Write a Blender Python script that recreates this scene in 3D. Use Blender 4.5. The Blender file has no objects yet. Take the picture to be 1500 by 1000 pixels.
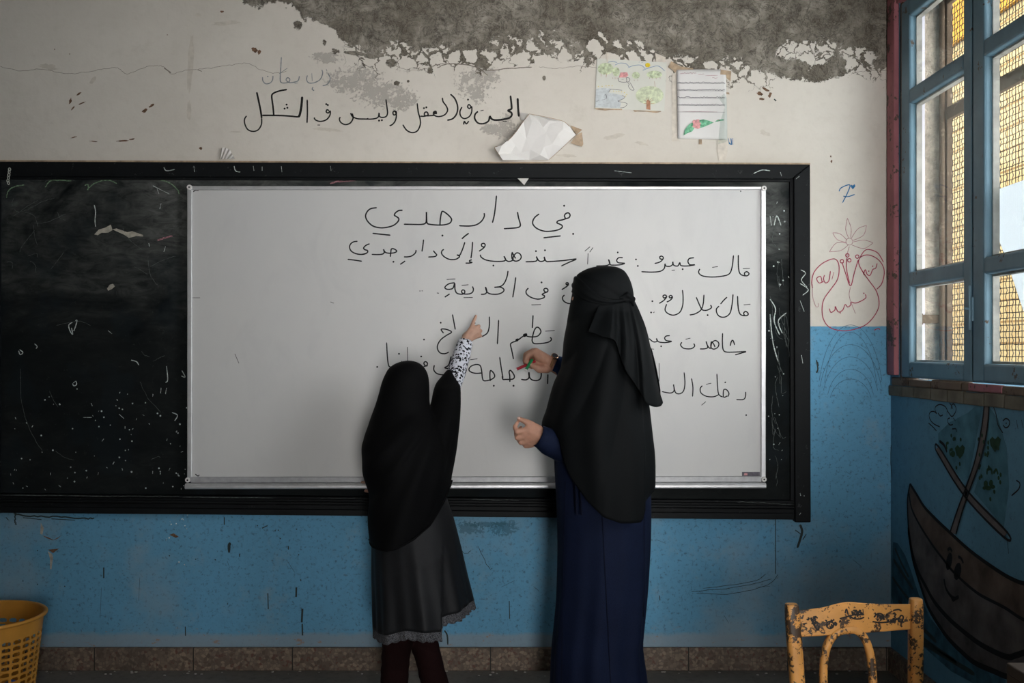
import bpy, bmesh, math, random
from mathutils import Vector, Matrix, noise as mnoise
R = math.radians
PI = math.pi
random.seed(7)
S = bpy.context.scene
COL = S.collection

# ------------------------------------------------------------------ camera, sky, sun, daylight, exposure
F = 1500.0            # focal length in pixels of a 1500 px wide frame
D = 4.26              # camera to front wall
EYE = 1.32
HOR = 515.0           # horizon row
XW = 1.576            # inner face of the right wall
cam_d = bpy.data.cameras.new('camera')
cam_d.sensor_width = 36; cam_d.lens = 36.0
cam_d.shift_y = (HOR - 500.0) / 1500.0
cam_d.clip_start = 0.05
cam = bpy.data.objects.new('camera', cam_d); COL.objects.link(cam)
cam.location = (0, -D, EYE); cam.rotation_euler = (R(90), 0, 0)
S.camera = cam
S.view_settings.view_transform = 'Standard'
S.view_settings.look = 'None'
S.view_settings.gamma = 1
S.view_settings.use_curve_mapping = False
S.view_settings.exposure = 0.0
S.cycles.use_denoising = True
S.cycles.max_bounces = 8
S.cycles.sample_clamp_indirect = 6.0

world = bpy.data.worlds.new('sky'); S.world = world
world.use_nodes = True
bg = world.node_tree.nodes['Background']
bg.inputs[0].default_value = (0.92, 0.945, 0.97, 1); bg.inputs[1].default_value = 7.0

def add_light(name, kind, loc, rot, energy, color, **kw):
    l = bpy.data.lights.new(name, kind); l.energy = energy; l.color = color
    for k, v in kw.items(): setattr(l, k, v)
    o = bpy.data.objects.new(name, l); COL.objects.link(o)
    o.location = loc; o.rotation_euler = rot
    return o
# the sun stands behind the school and lights the house across the lane
sun = add_light('sun', 'SUN', (0, 0, 8), (0, 0, 0), 7.2, (1.0, 0.86, 0.62), angle=R(0.6))
sun.rotation_euler = Vector((0.75, 0.25, -0.62)).to_track_quat('-Z', 'Y').to_euler()
# daylight in the windows beside and behind the camera
def window_light(name, d0, d1, z0, z1, energy, color, x=XW + 0.04, turn=0.0, tilt=0.0):
    """a lit opening; turn = towards the blackboard wall, tilt = upwards (set to dim the lower wall)"""
    o = add_light(name, 'AREA', (x, (d0 + d1) / 2 - D, (z0 + z1) / 2), (0, 0, 0), energy, color,
                  shape='RECTANGLE', size=abs(d1 - d0), size_y=abs(z1 - z0))
    v = Vector((-math.cos(R(turn)) * math.cos(R(tilt)), math.sin(R(turn)) * math.cos(R(tilt)), math.sin(R(tilt))))
    o.rotation_euler = v.to_track_quat('-Z', 'Y').to_euler()
    return o
window_light('daylight_middle_window', 2.30, 1.40, 1.35, 2.68, 8.2, (1.0, 0.975, 0.94), turn=62, tilt=8).data.spread = R(84)  # turn, tilt and narrow spread chosen to dim the left and lower wall
# unseen lamp behind the camera, added as fill for the board wall
rear_fill = add_light('rear_fill_lamp', 'AREA', (0.75, -7.12, 1.08), (0, 0, 0), 11.0, (1.0, 0.98, 0.95), shape='RECTANGLE', size=0.9, size_y=2.0)
rear_fill.data.spread = R(46)
rear_fill.rotation_euler = Vector((-0.35, 7.1, 0.35)).to_track_quat('-Z', 'Y').to_euler()

# ------------------------------------------------------------------ coordinates
def P(px, py, d):
    return Vector(((px - 750.0) * d / F, d - D, EYE - (py - HOR) * d / F))
def on_front(off=0.0):
    d = D - off
    return lambda x, y: P(x, y, d)
def on_right(x, y, off=0.0):
    d = F * (XW - off) / (x - 750.0)
    return Vector((XW - off, d - D, EYE - (y - HOR) * d / F))

# ------------------------------------------------------------------ materials
class NT:
    def __init__(s, name):
        s.m = bpy.data.materials.new(name); s.m.use_nodes = True
        s.t = s.m.node_tree; s.n = s.t.nodes; s.l = s.t.links
        s.b = s.n['Principled BSDF']; s.out = s.n['Material Output']
        s.co = s.n.new('ShaderNodeTexCoord').outputs['Object']
    def put(s, sock, v):
        if isinstance(v, bpy.types.NodeSocket): s.l.new(v, sock)
        elif v is not None:
            if isinstance(v, (tuple, list)) and len(v) == 3 and sock.type == 'RGBA': v = (*v, 1)
            sock.default_value = v
    def math(s, op, a, b=None, c=None, clamp=False):
        n = s.n.new('ShaderNodeMath'); n.operation = op; n.use_clamp = clamp
        s.put(n.inputs[0], a); s.put(n.inputs[1], b)
        if c is not None: s.put(n.inputs[2], c)
        return n.outputs[0]
    def add(s, a, b): return s.math('ADD', a, b)
    def sub(s, a, b): return s.math('SUBTRACT', a, b)
    def mul(s, a, b): return s.math('MULTIPLY', a, b)
    def step(s, v, lo, hi):
        n = s.n.new('ShaderNodeMapRange'); n.clamp = True
        s.put(n.inputs[0], v); n.inputs[1].default_value = lo; n.inputs[2].default_value = hi
        return n.outputs[0]
    def rng(s, v, lo, hi, a, b):
        n = s.n.new('ShaderNodeMapRange'); n.clamp = True
        s.put(n.inputs[0], v)
        for i, q in enumerate((lo, hi, a, b)): n.inputs[i + 1].default_value = q
        return n.outputs[0]
    def mix(s, f, a, b, mode='MIX'):
        n = s.n.new('ShaderNodeMix'); n.data_type = 'RGBA'; n.blend_type = mode
        s.put(n.inputs[0], f); s.put(n.inputs[6], a); s.put(n.inputs[7], b)
        return n.outputs[2]
    def noise(s, scale, detail=3, rough=0.55, vec=None, dist=0.0):
        n = s.n.new('ShaderNodeTexNoise'); s.put(n.inputs['Vector'], vec or s.co)
        n.inputs['Scale'].default_value = scale; n.inputs['Detail'].default_value = detail
        n.inputs['Roughness'].default_value = rough; n.inputs['Distortion'].default_value = dist
        return n.outputs[0]
    def voro(s, scale, vec=None, feature='F1', out='Distance', rand=1.0):
        n = s.n.new('ShaderNodeTexVoronoi'); n.feature = feature
        s.put(n.inputs['Vector'], vec or s.co); n.inputs['Scale'].default_value = scale
        n.inputs['Randomness'].default_value = rand
        return n.outputs[out]
    def scale(s, v, xyz):
        n = s.n.new('ShaderNodeVectorMath'); n.operation = 'MULTIPLY'
        s.put(n.inputs[0], v); n.inputs[1].default_value = xyz
        return n.outputs[0]
    def xyz(s, v=None):
        n = s.n.new('ShaderNodeSeparateXYZ'); s.put(n.inputs[0], v or s.co); return n.outputs
    def vec(s, x, y, z=0.0):
        n = s.n.new('ShaderNodeCombineXYZ')
        for i, q in enumerate((x, y, z)): s.put(n.inputs[i], q)
        return n.outputs[0]
    def curve(s, v, pts):
        n = s.n.new('ShaderNodeFloatCurve'); s.put(n.inputs['Value'], v)
        c = n.mapping.curves[0]
        while len(c.points) < len(pts): c.points.new(0.5, 0.5)
        for p, q in zip(c.points, pts): p.location = q; p.handle_type = 'VECTOR'
        n.mapping.update()
        return n.outputs[0]
    def bump(s, h, strength=0.3, dist=0.01):
        n = s.n.new('ShaderNodeBump'); s.put(n.inputs['Height'], h)
        n.inputs['Strength'].default_value = strength; n.inputs['Distance'].default_value = dist
        s.l.new(n.outputs[0], s.b.inputs['Normal'])
    def done(s, col, rough=0.8, spec=0.3, metal=0.0):
        s.put(s.b.inputs['Base Color'], col); s.put(s.b.inputs['Roughness'], rough)
        s.put(s.b.inputs['Specular IOR Level'], spec); s.put(s.b.inputs['Metallic'], metal)
        return s.m

def simple(name, col, rough=0.7, spec=0.3, metal=0.0, ns=12.0, amt=0.25, bump=0.0, dist=0.004):
    t = NT(name)
    n = t.noise(ns, 4)
    f = t.rng(n, 0.3, 0.7, 1 - amt, 1 + amt)
    c = t.mix(1.0, col, t.vec(f, f, f), 'MULTIPLY')
    if bump: t.bump(t.noise(ns * 6, 4), bump, dist)
    return t.done(c, rough, spec, metal)

def chipped(name, col, under, rough=0.6, scale=9.0, thr=0.60, spec=0.35, bump=0.25):
    """old paint with chips through to what lies under it"""
    t = NT(name)
    n = t.noise(scale, 8, 0.68)
    n2 = t.noise(scale * 7, 4)
    m = t.step(t.add(t.mul(n, 0.72), t.mul(n2, 0.28)), thr, thr + 0.02)
    f = t.rng(t.noise(scale * 0.7, 3), 0.3, 0.7, 0.82, 1.15)
    c = t.mix(1.0, col, t.vec(f, f, f), 'MULTIPLY')
    c = t.mix(m, c, under)
    t.bump(t.add(t.mul(m, -1.0), t.mul(n2, 0.3)), bump, 0.003)
    return t.done(c, rough, spec)

M = {}
def front_wall_material():
    t = NT('old_plaster_wall')
    x, y, z = t.xyz()
    k = F / D
    px = t.add(t.mul(x, k), 750.0)
    py = t.sub(HOR, t.mul(t.sub(z, EYE), k))
    pv = t.vec(px, py, 0.0)
    w1 = t.sub(t.noise(0.05, 7, 0.78, vec=pv), 0.5)
    w3 = t.sub(t.noise(0.22, 4, 0.7, vec=pv), 0.5)
    def ell(cx, cy, rx, ry, nz=0.9, skew=0.0):
        dx = t.mul(t.sub(px, cx), 1.0 / rx)
        dy = t.mul(t.sub(t.sub(py, cy), t.mul(t.sub(px, cx), skew)), 1.0 / ry)
        r = t.add(t.mul(dx, dx), t.mul(dy, dy))
        return t.step(t.add(r, t.mul(t.add(w1, w3), nz * 4.5)), 1.05, 0.95)
    # paint
    big = t.noise(1.3, 4, 0.6)
    fine = t.noise(26, 5, 0.65)
    cream = t.mix(t.step(big, 0.35, 0.68), (0.70, 0.655, 0.59), (0.61, 0.565, 0.50))
    cream = t.mix(t.mul(t.step(fine, 0.50, 0.75), 0.18), cream, (0.48, 0.43, 0.37))
    scuff = t.noise(5.5, 7, 0.72)
    cream = t.mix(t.mul(t.step(scuff, 0.62, 0.72), 0.25), cream, (0.46, 0.41, 0.34))
    blue = t.mix(t.step(big, 0.35, 0.65), (0.135, 0.36, 0.56), (0.12, 0.31, 0.46))
    blue = t.mix(t.mul(t.step(fine, 0.52, 0.70), 0.22), blue, (0.09, 0.18, 0.25))
    spk = t.noise(70, 4, 0.7)
    blue = t.mix(t.mul(t.step(spk, 0.56, 0.63), 0.55), blue, (0.05, 0.09, 0.115))
    blue = t.mix(t.mul(t.step(t.noise(30, 6, 0.8, dist=2.0), 0.60, 0.66), 0.6), blue, (0.04, 0.065, 0.08))
    blue = t.mix(t.mul(t.step(scuff, 0.56, 0.70), 0.45), blue, (0.27, 0.36, 0.41))
    worn = t.step(t.noise(0.9, 5, 0.65), 0.48, 0.66)
    blue = t.mix(t.mul(worn, t.mul(t.step(py, 560, 760), 0.85)), blue, (0.29, 0.355, 0.39))
    # dusty lime band just above the skirting
    bandn = t.add(py, t.mul(t.sub(t.noise(9, 5, 0.7), 0.5), 16.0))
    blue = t.mix(t.mul(t.step(bandn, 925, 931), 0.75), blue, (0.27, 0.33, 0.37))
    rub = t.step(t.noise(14, 6, 0.7, vec=t.scale(t.co, (1, 1, 2.2))), 0.60, 0.64)
    blue = t.mix(t.mul(rub, t.step(py, 915, 930)), blue, (0.30, 0.23, 0.19))
    for a in ((688, 772, 20, 9), (736, 773, 20, 10), (712, 768, 30, 4)):
        blue = t.mix(t.mul(ell(*a, nz=1.2), 0.6), blue, (0.045, 0.125, 0.165))
    edge = t.add(py, t.mul(t.sub(t.noise(20, 3), 0.5), 3.0))
    col = t.mix(t.step(edge, 477, 478.5), cream, blue)
    # where the paint has come off: lower edge of the bare render, as a curve along the wall
    B = [(-60, -60), (340, -14), (358, 2), (385, 10), (405, 2), (425, 8), (446, 26), (470, 33), (488, 38), (498, 55), (518, 66),
         (535, 76), (556, 80), (566, 58), (590, 64), (612, 72), (640, 68), (652, 62), (690, 66), (706, 72), (718, 60),
         (745, 52), (778, 58), (800, 44), (830, 48), (848, 62), (862, 55), (880, 46), (893, 58), (912, 64), (934, 52),
         (944, 66), (960, 76), (985, 82), (1005, 84), (1042, 88), (1078, 88), (1108, 96), (1130, 90), (1142, 66), (1160, 60),
         (1190, 58), (1206, 62), (1240, 68), (1262, 74), (1285, 80), (1310, 88), (1400, 88)]
    bc = t.curve(t.mul(t.add(px, 100.0), 1 / 1600.0), [((a + 100) / 1600.0, (b + 100) / 400.0) for a, b in B])
    bpx = t.sub(t.mul(bc, 400.0), 100.0)
    dist = t.sub(py, t.add(bpx, t.add(t.mul(w1, 62.0), t.mul(w3, 8.0))))          # >0 below the bare render
    bare = t.step(dist, 0.7, -0.7)
    A = [(-100, 0), (500, 0), (560, .45), (640, .45), (690, 1), (760, 1), (870, 1), (910, .8), (960, .45), (1100, .5), (1140, .25), (1310, .4), (1500, .4)]
    amp = t.curve(t.mul(t.add(px, 100.0), 1 / 1600.0), [((a + 100) / 1600.0, b) for a, b in A])
    wob = t.noise(0.06, 3, 0.6, vec=pv)
    wob2 = t.noise(0.06, 3, 0.6, vec=t.scale(pv, (1, 1, 1)), dist=1.5)
    cv = t.vec(t.add(px, t.mul(wob, 26.0)), t.add(py, t.mul(wob2, 26.0)), 0.0)
    ve = t.voro(1 / 23.0, vec=cv, feature='DISTANCE_TO_EDGE')
    thr = t.mul(amp, t.rng(dist, 0, 42, 0.22, 0.0))
    crack = t.math('LESS_THAN', ve, thr)
    bare = t.math('MAXIMUM', bare, crack)
    for a in ((1150, 99, 48, 15, .7, .14), (1205, 106, 34, 13, .6, -.12), (1225, 92, 14, 10, .6, 0), (573, 93, 7, 6, 1.1, 0), (437, 37, 6, 6, 1.1, 0),
              (475, 62, 3, 4, 1.1, 0), (491, 75, 5, 4, 1.1, 0), (520, 78, 16, 3, .5, .1), (545, 82, 12, 4, .5, 0), (581, 122, 4, 4, 1.1, 0),
              (630, 103, 4, 4, 1.1, 0), (598, 119, 2, 2, .3, 0), (797, 114, 2.5, 3.5, .3, 0), (1290, 92, 12, 9, .8, 0)):
        bare = t.math('MAXIMUM', bare, ell(*a))
    # skim coat showing where only the top paint is gone
    skim = None
    for a in ((520, 118, 34, 16), (560, 138, 34, 16), (585, 146, 22, 12), (695, 122, 24, 18), (712, 110, 16, 12), (742, 190, 14, 17), (723, 188, 16, 8),
              (478, 84, 20, 8), (700, 138, 10, 12)):
        q = ell(*a, nz=1.5)
        skim = q if skim is None else t.math('MAXIMUM', skim, q)
    skim = t.mul(skim, t.step(t.noise(0.07, 6, 0.72, vec=pv), 0.42, 0.47))
    col = t.mix(t.mul(skim, 0.85), col, (0.40, 0.37, 0.33))
    cn = t.noise(0.05, 8, 0.72, vec=pv, dist=0.6)
    cn2 = t.noise(0.014, 5, 0.62, vec=pv)
    cn3 = t.noise(0.11, 6, 0.75, vec=pv, dist=1.8)
    conc = t.mix(t.step(cn, 0.36, 0.62), (0.095, 0.083, 0.067), (0.34, 0.308, 0.258))
    conc = t.mix(t.mul(t.step(cn2, 0.42, 0.58), 0.72), conc, (0.105, 0.088, 0.066))
    vein = t.step(t.math('ABSOLUTE', t.sub(cn3, 0.5)), 0.035, 0.005)
    conc = t.mix(t.mul(vein, 0.32), conc, (0.38, 0.35, 0.30))
    dark = t.step(t.math('ABSOLUTE', t.sub(t.noise(0.035, 7, 0.72, vec=pv, dist=1.2), 0.52)), 0.022, 0.004)
    conc = t.mix(t.mul(dark, 0.7), conc, (0.045, 0.038, 0.030))
    left = t.mul(t.step(t.noise(0.09, 6, 0.7, vec=pv), 0.66, 0.70), 0.8)
    conc = t.mix(left, conc, (0.48, 0.44, 0.39))
    # dark soft rim where the paint layer ends
    col = t.mix(bare, col, conc)
    h = t.add(t.mul(bare, -1.0), t.mul(cn, t.add(0.12, t.mul(bare, 0.9))))
    h = t.add(h, t.mul(skim, -0.2))
    h = t.add(h, t.mul(fine, 0.16))
    h = t.add(h, t.mul(t.noise(7, 4, 0.6), 0.9))
    t.bump(h, 0.9, 0.006)
    return t.done(col, 0.85, 0.18)

def blue_wall_material():
    t = NT('blue_painted_plaster')
    big = t.noise(1.7, 4, 0.6); fine = t.noise(24, 5, 0.68); spk = t.noise(70, 4, 0.7)
    c = t.mix(t.step(big, 0.35, 0.65), (0.13, 0.31, 0.44), (0.10, 0.235, 0.34))
    c = t.mix(t.mul(t.step(fine, 0.52, 0.70), 0.3), c, (0.06, 0.13, 0.18))
    c = t.mix(t.mul(t.step(spk, 0.60, 0.66), 0.4), c, (0.05, 0.08, 0.10))
    t.bump(fine, 0.4, 0.003)
    return t.done(c, 0.7, 0.25)

def terrazzo_material(name, base, lo, hi, sc=42.0):
    t = NT(name)
    v = t.voro(sc, out='Color'); d = t.voro(sc, feature='DISTANCE_TO_EDGE')
    x = t.xyz(v)
    chip = t.mix(x[0], lo, hi)
    chip = t.mix(t.step(x[1], 0.84, 0.88), chip, (0.13, 0.060, 0.045))
    big = t.step(t.math('ADD', d, t.mul(t.sub(x[2], 0.5), 0.16)), 0.05, 0.08)
    c = t.mix(big, base, chip)
    n = t.noise(6, 5, 0.7)
    c = t.mix(t.mul(t.step(n, 0.45, 0.68), 0.6), c, (0.06, 0.048, 0.04))
    joint = t.math('LESS_THAN', t.math('ABSOLUTE', t.sub(t.math('FRACT', t.mul(t.add(t.xyz()[0], 10.13), 2.44)), 0.5)), 0.006)
    c = t.mix(joint, c, (0.03, 0.025, 0.02))
    t.bump(t.add(n, t.mul(joint, -1.0)), 0.3, 0.003)
    return t.done(c, 0.6, 0.3)

def floor_material():
    t = NT('worn_concrete_floor')
    n = t.noise(2.2, 6, 0.65); f = t.noise(30, 5, 0.7)
    c = t.mix(t.step(n, 0.35, 0.65), (0.21, 0.185, 0.16), (0.135, 0.12, 0.105))
    c = t.mix(t.mul(t.step(f, 0.5, 0.7), 0.4), c, (0.05, 0.045, 0.04))
    c = t.mix(t.mul(t.step(t.noise(90, 2), 0.72, 0.76), 0.7), c, (0.33, 0.31, 0.28))
    t.bump(f, 0.3, 0.003)
    return t.done(c, 0.8, 0.2)

def blackboard_material():
    t = NT('chalk_worn_blackboard')
    x, y, z = t.xyz()
    sm = t.noise(1.6, 5, 0.62, vec=t.scale(t.co, (1.0, 1, 1.5)), dist=0.8)
    st = t.noise(9, 6, 0.7, vec=t.scale(t.co, (1.0, 1, 2.6)), dist=1.2)
    top = t.rng(z, 0.70, 1.26, 0.10, 1.0)
    f = t.mul(t.mul(t.step(sm, 0.36, 0.64), t.step(st, 0.26, 0.66)), top)
    c = t.mix(t.mul(f, 0.85), (0.0034, 0.0052, 0.0058), (0.16, 0.165, 0.155))
    fine = t.noise(55, 5, 0.75)
    c = t.mix(t.mul(t.step(fine, 0.62, 0.72), 0.10), c, (0.25, 0.27, 0.26))
    blot = t.step(t.noise(4.5, 3, 0.55), 0.52, 0.60)
    c = t.mix(t.mul(blot, 0.35), c, (0.010, 0.016, 0.020))
    t.bump(t.noise(16, 4), 0.15, 0.003)
    return t.done(c, t.rng(st, 0.3, 0.7, 0.70, 0.88), 0.12)

def whiteboard_material():
    t = NT('whiteboard_enamel')
    n = t.noise(2.2, 4, 0.6); sm = t.noise(6, 5, 0.65, vec=t.scale(t.co, (1, 1, 0.5)), dist=1.0)
    c = t.mix(t.step(n, 0.3, 0.7), (0.60, 0.59, 0.575), (0.565, 0.56, 0.555))
    c = t.mix(t.mul(t.step(sm, 0.52, 0.72), 0.14), c, (0.38, 0.38, 0.40))
    return t.done(c, t.rng(n, 0.3, 0.7, 0.38, 0.48), 0.35)

def cloth(name, col, rough=0.9, spec=0.08, sheen=0.1, ws=420.0, amt=0.3, bump=0.15):
    t = NT(name)
    n = t.noise(ws, 2); n2 = t.noise(7, 4)
    f = t.mul(t.rng(n, 0.3, 0.7, 1 - amt, 1 + amt), t.rng(n2, 0.3, 0.7, 0.85, 1.15))
    c = t.mix(1.0, col, t.vec(f, f, f), 'MULTIPLY')
    t.bump(n, bump, 0.001)
    m = t.done(c, rough, spec)
    t.b.inputs['Sheen Weight'].default_value = sheen
    t.b.inputs['Sheen Roughness'].default_value = 0.5
    t.put(t.b.inputs['Sheen Tint'], col)
    return m

def leopard_material():
    t = NT('leopard_print_cotton')
    w = t.noise(90, 2, 0.5)
    v = t.voro(96, vec=t.co, rand=0.85)
    va = t.add(v, t.mul(t.sub(w, 0.5), 0.9))
    ring = t.mul(t.step(va, 0.12, 0.18), t.step(va, 0.54, 0.48))
    gap = t.step(t.noise(60, 2, 0.5, vec=t.scale(t.co, (1, 1.7, 1))), 0.42, 0.46)
    core = t.mul(t.step(va, 0.22, 0.16), t.math('GREATER_THAN', t.xyz(t.voro(96, out='Color'))[0], 0.45))
    c = t.mix(t.math('MAXIMUM', t.mul(ring, gap), core), (0.60, 0.61, 0.68), (0.010, 0.010, 0.014))
    return t.done(c, 0.9, 0.1)

def skin_material(name, col):
    t = NT(name)
    n = t.noise(60, 4); n2 = t.noise(420, 2)
    c = t.mix(t.step(n, 0.3, 0.7), col, tuple(q * 0.82 for q in col))
    t.bump(n2, 0.12, 0.001)
    m = t.done(c, 0.55, 0.35)
    t.b.inputs['Subsurface Weight'].default_value = 0.08
    t.b.inputs['Subsurface Radius'].default_value = (0.02, 0.008, 0.004)
    return m

def glass_material(name='window_glass', base=0.03):
    m = bpy.data.materials.new(name); m.use_nodes = True
    n = m.node_tree.nodes; l = m.node_tree.links
    n.remove(n['Principled BSDF'])
    tr = n.new('ShaderNodeBsdfTransparent'); tr.inputs[0].default_value = (0.95, 0.97, 0.96, 1)
    gl = n.new('ShaderNodeBsdfGlossy'); gl.inputs['Roughness'].default_value = 0.03
    lw = n.new('ShaderNodeLayerWeight'); lw.inputs[0].default_value = 0.5
    pw = n.new('ShaderNodeMath'); pw.operation = 'POWER'; l.new(lw.outputs['Facing'], pw.inputs[0]); pw.inputs[1].default_value = 4.0
    fr = n.new('ShaderNodeMath'); fr.operation = 'MULTIPLY_ADD'; l.new(pw.outputs[0], fr.inputs[0]); fr.inputs[1].default_value = 0.45; fr.inputs[2].default_value = base
    mx = n.new('ShaderNodeMixShader')
    l.new(fr.outputs[0], mx.inputs[0]); l.new(tr.outputs[0], mx.inputs[1]); l.new(gl.outputs[0], mx.inputs[2])
    l.new(mx.outputs[0], n['Material Output'].inputs[0])
    return m

def sheet_material():
    t = NT('ribbed_plastic_sheet')
    x, y, z = t.xyz()
    wv = t.math('SINE', t.mul(y, 900.0))
    c = t.mix(t.step(wv, -1, 1), (0.84, 0.88, 0.92), (0.92, 0.94, 0.96))
    t.bump(wv, 0.4, 0.002)
    t.done(c, 0.5, 0.3)
    tl = t.n.new('ShaderNodeBsdfTranslucent'); t.put(tl.inputs[0], c)
    mx = t.n.new('ShaderNodeMixShader'); mx.inputs[0].default_value = 0.55
    t.l.new(t.b.outputs[0], mx.inputs[1]); t.l.new(tl.outputs[0], mx.inputs[2]); t.l.new(mx.outputs[0], t.out.inputs[0])
    return t.m

def house_material():
    t = NT('sunlit_yellow_blockwork')
    x, y, z = t.xyz()
    b = t.n.new('ShaderNodeTexBrick')
    t.put(b.inputs['Vector'], t.vec(y, z, 0.0))
    b.inputs['Scale'].default_value = 1.0
    b.inputs['Brick Width'].default_value = 0.42; b.inputs['Row Height'].default_value = 0.2
    b.inputs['Mortar Size'].default_value = 0.010
    b.inputs['Color1'].default_value = (0.33, 0.26, 0.145, 1); b.inputs['Color2'].default_value = (0.38, 0.305, 0.175, 1)
    b.inputs['Mortar'].default_value = (0.16, 0.10, 0.042, 1)
    n = t.noise(3.0, 6, 0.7)
    c = t.mix(t.mul(t.step(n, 0.42, 0.62), 0.45), b.outputs[0], (0.33, 0.215, 0.095))
    t.bump(t.noise(14, 5, 0.7), 0.5, 0.02)
    return t.done(c, 0.9, 0.1)

M['wall'] = front_wall_material()
M['blue'] = blue_wall_material()
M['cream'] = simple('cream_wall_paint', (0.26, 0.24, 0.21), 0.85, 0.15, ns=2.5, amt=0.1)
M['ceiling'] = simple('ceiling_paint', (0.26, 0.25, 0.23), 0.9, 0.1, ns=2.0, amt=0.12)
M['floor'] = floor_material()
M['terrazzo'] = terrazzo_material('terrazzo_skirting', (0.14, 0.105, 0.08), (0.27, 0.20, 0.145), (0.10, 0.07, 0.052), 75.0)
M['board'] = blackboard_material()
M['bwood'] = chipped('black_painted_wood', (0.0055, 0.0065, 0.0075), (0.035, 0.038, 0.038), 0.55, 26, 0.605, 0.14)
M['white'] = whiteboard_material()
M['alu'] = simple('aluminium_profile', (0.60, 0.60, 0.61), 0.38, 0.5, 0.55, ns=30, amt=0.08)
M['alu_dark'] = simple('grey_aluminium_channel', (0.36, 0.36, 0.37), 0.45, 0.5, 0.3, ns=40, amt=0.15)
M['ink'] = simple('black_marker_ink', (0.010, 0.010, 0.012), 0.6, 0.2, ns=60, amt=0.2)
M['wallink'] = simple('black_paint_marker', (0.016, 0.015, 0.014), 0.7, 0.2, ns=60, amt=0.2)
M['pencil'] = simple('grey_pencil', (0.22, 0.24, 0.25), 0.8, 0.1, ns=60, amt=0.3)
M['pencil_blue'] = simple('faint_pencil_on_blue', (0.06, 0.13, 0.19), 0.8, 0.1, ns=60, amt=0.3)
M['red_ink'] = simple('red_marker_ink', (0.36, 0.05, 0.09), 0.7, 0.2, ns=90, amt=0.4)
M['red_faint'] = simple('faint_red_pen', (0.42, 0.22, 0.24), 0.7, 0.2, ns=90, amt=0.4)
M['blue_ink'] = simple('blue_marker_ink', (0.03, 0.14, 0.30), 0.7, 0.2, ns=90, amt=0.3)
M['crackm'] = simple('dark_crack', (0.22, 0.19, 0.16), 0.9, 0.05, ns=60, amt=0.4)
M['rustspot'] = simple('brown_stain', (0.16, 0.095, 0.06), 0.9, 0.1, ns=70, amt=0.5)
M['smudge'] = simple('grey_beige_smudge', (0.585, 0.535, 0.465), 0.9, 0.1, ns=40, amt=0.10)
M['chalk'] = simple('white_chalk', (0.50, 0.55, 0.52), 0.95, 0.05, ns=120, amt=0.6)
M['chalk_dim'] = simple('rubbed_chalk', (0.085, 0.095, 0.092), 0.95, 0.05, ns=90, amt=0.6)
M['chalk_green'] = simple('green_chalk', (0.16, 0.24, 0.15), 0.95, 0.05, ns=120, amt=0.6)
M['chalk_pink'] = simple('pink_chalk', (0.34, 0.16, 0.18), 0.95, 0.05, ns=120, amt=0.6)
M['flake'] = simple('bare_plaster_under_black_paint', (0.40, 0.37, 0.31), 0.9, 0.1, ns=40, amt=0.3, bump=0.3)
M['sash'] = chipped('blue_grey_window_paint', (0.135, 0.24, 0.31), (0.075, 0.055, 0.04), 0.45, 10.0, 0.60, 0.4)
M['pink'] = chipped('pink_frame_paint', (0.36, 0.125, 0.145), (0.085, 0.055, 0.04), 0.6, 11.0, 0.545)
M['pale_wood'] = simple('pale_weathered_batten', (0.38, 0.36, 0.33), 0.7, 0.2, ns=18, amt=0.25)
M['lilac'] = simple('lit_edge_strip', (0.82, 0.75, 0.82), 0.4, 0.4, ns=18, amt=0.08)  # bright colour stands in for light on the outer rebate edge
M['rust'] = chipped('rusty_brown_iron', (0.15, 0.10, 0.065), (0.26, 0.19, 0.13), 0.85, 14, 0.55)
M['wire'] = simple('dark_wire', (0.055, 0.045, 0.04), 0.7, 0.3, 0.3, ns=60, amt=0.3)
M['stone'] = simple('rough_stone_render', (0.66, 0.55, 0.44), 0.95, 0.1, ns=16, amt=0.4, bump=0.9, dist=0.02)
M['sill_stone'] = simple('grey_sill_stone', (0.17, 0.155, 0.125), 0.9, 0.1, ns=9, amt=0.3, bump=0.4)
M['rotten'] = chipped('rotten_brick_course', (0.17, 0.125, 0.095), (0.09, 0.06, 0.045), 0.9, 9, 0.55)
M['house'] = house_material()
M['orange_band'] = simple('ochre_band', (0.34, 0.18, 0.028), 0.9, 0.1, ns=5, amt=0.15)
M['glass'] = glass_material()
M['sheet'] = sheet_material()
M['film'] = glass_material('clear_plastic_film', 0.05)
M['lane'] = simple('lane_paving', (0.35, 0.30, 0.24), 0.9, 0.1, ns=3)
M['veil'] = cloth('black_crepe', (0.0036, 0.0044, 0.0050), 0.70, 0.10, 0.06)
M['veil_girl'] = cloth('black_jersey', (0.0030, 0.0030, 0.0034), 0.72, 0.07, 0.04)
M['navy'] = cloth('navy_wool', (0.0062, 0.0105, 0.030), 0.75, 0.10, 0.12)
M['navy_lit'] = cloth('navy_lit', (0.014, 0.035, 0.10), 0.8, 0.12, 0.25)  # same abaya cloth; brighter blue stands in for light on the far sleeve
M['thread'] = cloth('seam_thread', (0.006, 0.008, 0.018), 0.9, 0.05, 0.0)
M['skirt'] = cloth('charcoal_satin', (0.0115, 0.012, 0.0135), 0.5, 0.14, 0.05)
M['lace'] = cloth('grey_lace', (0.075, 0.075, 0.082), 0.9, 0.08, 0.1, ws=260, amt=0.85, bump=0.6)
M['maroon'] = cloth('maroon_jersey', (0.013, 0.005, 0.005), 0.9, 0.06, 0.1)
M['leopard'] = leopard_material()
M['skin_w'] = skin_material('skin', (0.50, 0.265, 0.185))
M['skin_g'] = skin_material('light_skin', (0.47, 0.28, 0.205))
M['nail'] = simple('finger_nail', (0.62, 0.40, 0.34), 0.35, 0.5, ns=40, amt=0.05)
M['eye'] = simple('eye_white', (0.6, 0.58, 0.55), 0.2, 0.5, amt=0.02)
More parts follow.
